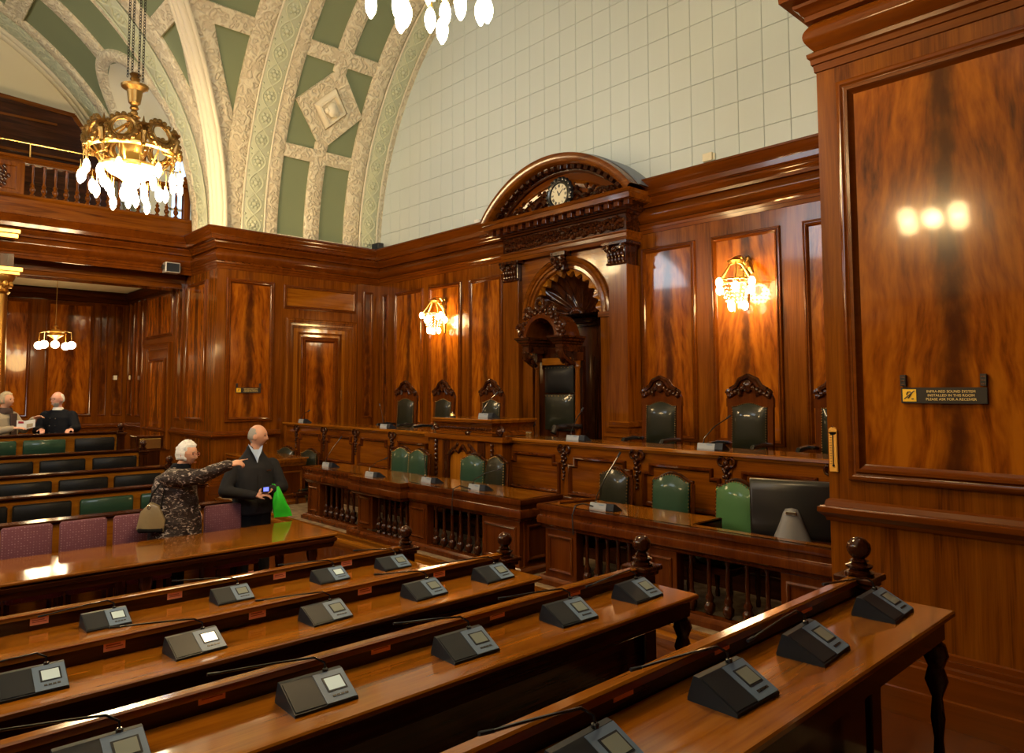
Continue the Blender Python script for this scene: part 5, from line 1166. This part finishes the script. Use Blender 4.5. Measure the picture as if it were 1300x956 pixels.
def eyes(t, M, glasses=None):
    m = MB()
    for s_ in (-1, 1): m.ball(M @ Vector((.080, s_*.030, .010)), .0085, 8, 6)
    m.build('eyes', 'eye', t)
    m = MB()
    for s_ in (-1, 1): m.tube([M @ Vector((.092-.006*abs(q), s_*(.030+.016*q), .030+.003*(1-q*q))) for q in (-1, -.5, 0, .5, 1)], .0035, 5)
    m.build('eyebrows', 'hair_grey', t)
    MB().tube([M @ Vector((.100-.22*abs(q)*abs(q)*.4-.004, q*.5, -.0725)) for q in (-.048, -.024, 0, .024, .048)], [.002, .004, .005, .004, .002], 6).build('lips', 'lip', t)
    if glasses:
        m = MB()
        for s_ in (-1, 1):
            m.tube([M @ Vector((.106, s_*.032+.021*math.cos(q), .008+.016*math.sin(q))) for q in [2*PI*i/16 for i in range(16)]], .0018, 5, True)
            m.tube([M @ Vector((.104, s_*.053, .012)), M @ Vector((.05, s_*.076, .012)), M @ Vector((-.01, s_*.080, .010))], .0017, 5)
        m.tube([M @ Vector((.108, -.011, .010)), M @ Vector((.112, 0, .014)), M @ Vector((.108, .011, .010))], .0018, 5); m.build('glasses', glasses, t)
VX = .0085
# ---- standing man: body turned to the picture, head turned right, both hands at his waist holding a small camera
mn = thing('person', 'standing balding man in a dark zipped jacket holding a small blue-lit camera', 'person', (-8.05, 3.505, FL0), math.radians(-8))
HM = hM(Vector((.055, .02, 1.735)), math.radians(62), math.radians(4), 1.05)
b = head_mb(HM); b.capsule((.0, .0, 1.47), (.035, .01, 1.65), .064, .058)
b.loft([(0, 0, .95, .12, .17, 0), (0, 0, 1.2, .12, .18, 0), (-.01, 0, 1.36, .11, .18, 0), (0, 0, 1.47, .06, .08, 0)])
for s_ in (-1, 1):
    b.capsule((0, s_*.10, .92), (.02, s_*.11, .50), .085, .06); b.capsule((.02, s_*.11, .50), (0, s_*.12, .08), .055, .042); b.capsule((0, s_*.12, .06), (.13, s_*.14, .04), .04, .035)
WR = Vector((.31, -.055, 1.10)); WL = Vector((.30, .115, 1.155)); ER, EL = Vector((.09, -.33, 1.14)), Vector((.06, .31, 1.14))
for sh_, e, w_ in ((Vector((-.01, -.20, 1.39)), ER, WR), (Vector((-.01, .20, 1.39)), EL, WL)): b.capsule(sh_, e, .05, .042); b.capsule(e, w_, .04, .027)
hand(b, WR, (.35, .9, .12), (.3, -.1, 1), -1, .45); hand(b, WL, (.30, -.75, .12), (.3, .1, 1), 1, .55)
remesh(b, 'body', 'skin', mn, VX)
c = MB().loft([(0, 0, .86, .165, .215, 0), (0, 0, .92, .17, .225, 0), (.01, 0, 1.08, .165, .22, 0), (.01, 0, 1.25, .16, .225, 0), (0, 0, 1.38, .15, .225, 0), (-.01, 0, 1.46, .12, .18, 0), (-.01, 0, 1.53, .09, .12, 0), (-.0, 0, 1.59, .078, .085, 0), (.005, 0, 1.625, .074, .078, 0)])
for sh_, e, w_ in ((Vector((-.01, -.21, 1.40)), ER, WR), (Vector((-.01, .21, 1.40)), EL, WL)): c.capsule(sh_, e, .078, .072); c.capsule(e, e+(w_-e)*.93, .070, .050)
remesh(c, 'jacket', 'jacket', mn, .011, 5, lambda p: p+Vector((noise.noise(p*9), noise.noise(p*9+Vector((5, 0, 0))), 0))*.006)
tr = MB().loft([(0, 0, .70, .13, .19, 0), (0, 0, .93, .15, .20, 0)])
for s_ in (-1, 1): tr.capsule((0, s_*.10, .88), (.02, s_*.11, .48), .105, .085); tr.capsule((.02, s_*.11, .48), (0, s_*.12, .10), .083, .075)
remesh(tr, 'trousers', 'trousers', mn, .012, 4)
m = MB()
for s_ in (-1, 1): m.ball((.05, s_*.13, .05), .06, 12, 8, (2.3, .85, .85))
m.build('shoes', 'shoe', mn)
m = MB()
for s_ in (-1, 1): m.prism([(.128, s_*.002, 1.47), (.10, s_*.05, 1.56), (.06, s_*.078, 1.63), (.03, s_*.075, 1.645), (.09, s_*.02, 1.57)], (.016, 0, 0))
m.prism([(.085, -.05, 1.585), (.085, .05, 1.585), (.138, .0, 1.44)], (.012, 0, 0)); m.build('shirt', 'shirt_blue', mn)
m = MB(); m.tube([(.170, 0, .9), (.178, 0, 1.1), (.174, 0, 1.25), (.168, 0, 1.31)], .004, 5); m.build('zip', 'iron', mn); MB().box(.150, .160, .10, .15, 1.345, 1.355, 0).build('badge', 'chrome', mn)
cap(HM, lambda d: (d[2] > -.38 and d[0] < .10-.45*max(0, d[2]-.1) and d[2] < .72) and not (d[0] > -.05 and abs(d[1]) > .8 and d[2] < -.05), 1.015, 1, .002).build('hair', 'hair_grey', mn, 60)
eyes(mn, HM)
Mm = Matrix.Translation(mn.location) @ Matrix.Rotation(math.radians(-8), 4, 'Z')
def W(v): return Mm @ Vector(v)
ca = thing('compact_camera', 'small dark camera with a blue lit screen in the hands of the standing man', 'camera', W((.37, .035, 1.17)), math.radians(0))
MB().box(-.012, .012, -.05, .05, -.03, .03).build('case', 'black', ca); MB().box(.0125, .014, -.035, .025, -.022, .022, 0).build('screen', 'screen_blue', ca); MB().lathe([(.018, 0), (.016, .014)], (-.026, 0, 0), 12, 'x').build('lens', 'black_gloss', ca)
gb = thing('carrier_bag', 'bright green plastic carrier bag hanging from the wrist of the standing man', 'bag', W((.29, .18, 1.16)), math.radians(-8))
rows = []
for j in range(13):
    v = j/12; w_ = .015+.085*min(1, v*1.25)**.8; dth = .012+.035*math.sin(PI*min(1, v*1.05)); cy_ = .045*v+.03*v*v
    rows.append([(dth*math.cos(q)*(1+.25*noise.noise(Vector((q*1.3, v*5, 1)))), cy_+w_*math.sin(q)*(1+.12*noise.noise(Vector((q*2, v*6, 3)))), .02-.34*v+.012*noise.noise(Vector((q*2, v*3, 7)))) for q in [2*PI*i/24 for i in range(24)]])
m = MB().grid(rows, closed_v=True); m.f.append(tuple(len(m.v)-24+k for k in range(24))); m.build('bag_body', 'bag_green', gb, 50)
MB().tube([(0, -.01, .0), (-.01, -.03, .045), (-.015, -.05, .05), (-.02, -.03, .01), (0, .01, -.02)], [.012, .008, .007, .008, .012], 6).build('handle', 'bag_green', gb)
# ---- standing woman: white hair, dark patterned puffer coat, right arm stretched out to the right
YAW = math.radians(52)
wo = thing('person', 'white-haired woman in a dark patterned puffer coat pointing with her outstretched arm', 'person', (-7.86, 2.606, FL0), YAW)
HM = hM(Vector((.10, 0, 1.595)), math.radians(-14), math.radians(6), 1.02)
b = head_mb(HM); b.capsule((0, 0, 1.36), (.065, 0, 1.51), .055, .052)
b.loft([(0, 0, .85, .12, .16, 0), (0, 0, 1.1, .11, .15, 0), (0, 0, 1.32, .10, .17, 0), (0, 0, 1.42, .05, .07, 0)])
for s_ in (-1, 1):
    b.capsule((0, s_*.09, .82), (.01, s_*.10, .45), .08, .055); b.capsule((.01, s_*.10, .45), (0, s_*.10, .07), .05, .04); b.capsule((0, s_*.10, .05), (.12, s_*.11, .035), .035, .03)
SR, ERR, WRR = Vector((.0, -.17, 1.36)), Vector((.30, -.21, 1.385)), Vector((.585, -.19, 1.50))
SL, ELL, WLL = Vector((.0, .17, 1.36)), Vector((-.03, .26, 1.10)), Vector((.14, .22, .98))
b.capsule(SR, ERR, .045, .038); b.capsule(ERR, WRR, .036, .025); b.capsule(SL, ELL, .045, .038); b.capsule(ELL, WLL, .036, .025)
hand(b, WRR, (1, -.02, .22), (0, -.5, .8), 1, .75, True); hand(b, WLL, (.5, -.3, -.6), (.5, .6, .3), -1, .5)
remesh(b, 'body', 'skin', wo, VX)
c = MB().loft([(0, 0, .58, .25, .26, 0), (0, 0, .66, .26, .265, 0), (0, 0, .9, .25, .25, 0), (-.015, 0, 1.10, .23, .23, 0), (-.02, 0, 1.25, .215, .23, 0), (-.02, 0, 1.36, .175, .21, 0), (.01, 0, 1.43, .12, .14, 0), (.03, 0, 1.47, .085, .088, 0)])
c.capsule(SR, ERR, .098, .084); c.capsule(ERR, ERR+(WRR-ERR)*.92, .082, .060); c.capsule(SL, ELL, .098, .084); c.capsule(ELL, ELL+(WLL-ELL)*.9, .08, .058)
remesh(c, 'coat', 'puffer', wo, .011, 4, lambda p: p+Vector((noise.noise(p*12), noise.noise(p*12+Vector((5, 0, 0))), noise.noise(p*12+Vector((0, 9, 0)))))*.012)
m = MB()
for s_ in (-1, 1): m.capsule((0, s_*.10, .62), (.0, s_*.10, .10), .075, .06)
remesh(m, 'trousers', 'trousers', wo, .012, 3)
m = MB()
for s_ in (-1, 1): m.ball((.045, s_*.11, .045), .052, 12, 8, (2.3, .85, .85))
m.build('shoes', 'shoe', wo)
MB().loft([(.03, 0, 1.43, .10, .105, 0), (.04, 0, 1.47, .098, .10, 0), (.05, 0, 1.50, .085, .085, 0)]).build('collar', 'coat_navy', wo, 60)
cap(HM, lambda d: d[2] > -.50 and (d[0] < .30 or d[2] > .62), 1.13, 4, .010, lift=(-.006, 0, .006)).build('hair', 'hair_white', wo, 70)
eyes(wo, HM, 'lip')
Mw = Matrix.Translation(wo.location) @ Matrix.Rotation(YAW, 4, 'Z')
hb = thing('handbag', 'tan handbag with a dark base hanging beside the woman in the patterned coat', 'bag', (-7.74, 2.34, .86), YAW+.15); hb.scale = (.68, .9, .95)
m = MB(); rows = []
for y, s_ in ((-.065, .82), (-.05, 1), (.05, 1), (.065, .82)):
    rows.append([(x*s_, y, z*s_+.0) for x, z in ((-.19, -.10), (.17, -.13), (.19, -.02), (.10, .13), (-.02, .17), (-.14, .08))])
m.grid(rows, closed_v=True); m.f += [tuple(range(6)), tuple(len(m.v)-6+k for k in reversed(range(6)))]; m.build('bag_body', 'bag_tan', hb, 30)
MB().box(-.17, .17, -.068, .068, -.135, -.08, .02).build('bag_base', 'leather_black', hb); MB().tube([(-.06, 0, .12), (.0, 0, .26), (.10, 0, .36), (.16, 0, .30), (.12, 0, .10)], .010, 6).build('strap', 'leather_black', hb)
MB().tube([(-.02+.02*math.cos(q), -.07, .13+.02*math.sin(q)) for q in [2*PI*i/10 for i in range(10)]], .005, 5, True).build('buckle', 'chrome', hb)
# ---- two visitors seated behind the rearmost bench
def seated(label, loc, yaw, coatm, head_yaw, arms, skinm):
    t = thing('person', label, 'person', loc, yaw); HM = hM(Vector((.05, 0, 1.19)), head_yaw, math.radians(3), 1.04)
    b = head_mb(HM); b.capsule((0, 0, .96), (.03, 0, 1.10), .058, .054); b.loft([(0, 0, .45, .12, .17, 0), (.01, 0, .7, .11, .16, 0), (0, 0, .93, .10, .18, 0), (0, 0, 1.02, .05, .07, 0)])
    c = MB().loft([(0, 0, .42, .17, .22, 0), (.01, 0, .55, .175, .23, 0), (.01, 0, .75, .165, .225, 0), (0, 0, .90, .15, .23, 0), (-.01, 0, .98, .11, .19, 0), (0, 0, 1.03, .075, .10, 0)])
    for s_ in (-1, 1):
        b.capsule((0, s_*.10, .50), (.40, s_*.12, .52), .08, .055); b.capsule((.40, s_*.12, .52), (.38, s_*.12, .08), .05, .04); b.capsule((.38, s_*.12, .06), (.50, s_*.13, .04), .036, .03)
    for sh_, e, w_, d, n_, si in arms:
        sh_, e, w_ = Vector(sh_), Vector(e), Vector(w_); b.capsule(sh_, e, .045, .038); b.capsule(e, w_, .036, .025); c.capsule(sh_, e, .088, .07); c.capsule(e, e+(w_-e)*.9, .068, .048); hand(b, w_, d, n_, si, .4)
    remesh(b, 'body', skinm, t, .010); remesh(c, 'coat', coatm, t, .013, 5, lambda p: p+Vector((noise.noise(p*9), noise.noise(p*9+Vector((5, 0, 0))), 0))*.008)
    m = MB().loft([(0, 0, .40, .15, .19, 0), (0, 0, .56, .14, .18, 0)])
    for s_ in (-1, 1): m.capsule((0, s_*.10, .50), (.40, s_*.12, .52), .095, .075); m.capsule((.40, s_*.12, .52), (.38, s_*.12, .08), .072, .06)
    remesh(m, 'trousers', 'trousers', t, .014, 3)
    m = MB()
    for s_ in (-1, 1): m.ball((.43, s_*.13, .045), .05, 10, 8, (2.2, .85, .85))
    m.build('shoes', 'shoe', t)
    return t, HM
SB = .80
sm, HM = seated('seated bald bearded man in a black coat and white collar', (-13.86, 2.70, SB), math.radians(-35), 'coat_navy', math.radians(-28), [((0, -.2, .92), (.05, -.30, .68), (.30, -.12, .71), (.8, .5, -.05), (0, 0, 1), -1), ((0, .2, .92), (.12, .33, .72), (.38, .36, .715), (.9, .0, -.1), (0, 0, 1), 1)], 'skin_pink')
cap(HM, lambda d: d[2] > -.35 and d[0] < -.05 and d[2] < .70, 1.02, 2, .003).build('hair', 'hair_white', sm, 60); eyes(sm, HM, 'iron')
m = MB()
for k in range(44):
    a = -1.15+2.3*(k % 11)/10; zq = (-.50, -.64, -.78, -.92)[k//11]; rr_ = math.sqrt(1-zq*zq)
    if k//11 == 0 and abs(a) < .35: continue
    m.ball(HM @ (head_shape((rr_*math.cos(a), rr_*math.sin(a), zq))*1.01), .0125, 6, 4)
m.build('beard', 'hair_grey', sm)['kind'] = 'stuff'; MB().loft([(.02, 0, 1.015, .085, .085, 0), (.03, 0, 1.06, .072, .07, 0)]).build('shirt_collar', 'shirt_white', sm, 60)
m = MB()
for k in range(4): m.ball((.172, .03, .88-.12*k), .013, 8, 6); m.ball((.165, -.06, .88-.12*k), .013, 8, 6)
m.build('coat_buttons', 'black_gloss', sm)
sw, HM = seated('seated short-haired woman in a taupe coat and dark scarf at the picture edge', (-13.74, 1.92, SB), math.radians(38), 'coat_taupe', math.radians(12), [((0, -.18, .92), (.10, -.26, .70), (.34, -.14, .76), (.9, .3, .1), (0, -.4, .8), 1), ((0, .18, .92), (.16, .24, .72), (.42, .16, .90), (.9, .1, .3), (0, .3, .9), -1)], 'skin')
cap(HM, lambda d: d[2] > -.45 and (d[0] < .25 or d[2] > .70), 1.08, 6, .006).build('hair', 'hair_sandy', sw, 70); eyes(sw, HM)
m = MB(); m.loft([(.02, 0, .98, .12, .125, 0), (.03, 0, 1.03, .11, .11, 0), (.035, 0, 1.07, .085, .085, 0)]); m.prism([(.17, -.05, .98), (.18, .06, .98), (.20, .05, .60), (.19, -.04, .60)], (.02, 0, 0)); m.build('scarf', 'scarf', sw, 60)
Ms = Matrix.Translation(sw.location) @ Matrix.Rotation(math.radians(38), 4, 'Z')
bk = thing('booklet', 'open white pamphlet held by the seated woman in taupe', 'booklet', Ms @ Vector((.46, -.06, .80)), math.radians(-10))
MB().prism([(0, -.11, -.05), (.02, 0, -.06), (.0, .13, -.03), (.0, .13, .09), (.02, 0, .07), (0, -.11, .08)], (.008, 0, 0)).build('pages', 'paper', bk, 0); MB().prism([(.009, -.09, .03), (.025, -.02, .03), (.025, -.02, .06), (.009, -.09, .065)], (.004, 0, 0)).build('printed_block', 'red', bk, 0); MB().prism([(.027, .02, -.04), (.011, .10, -.02), (.011, .10, .03), (.027, .02, .02)], (.003, 0, 0)).build('picture_block', 'hair_sandy', bk, 0)
vb = thing('visitor_bench', 'plain dark bench under the two seated visitors', 'bench', (-13.9, 0, SB)); MB().box(-.30, .22, -1.5, 3.2, .36, .42, .02).build('seat', 'leather_black', vb, 50); MB().box(-.26, .16, -1.5, 3.2, 0, .36).build('plinth', 'dark_y', vb)
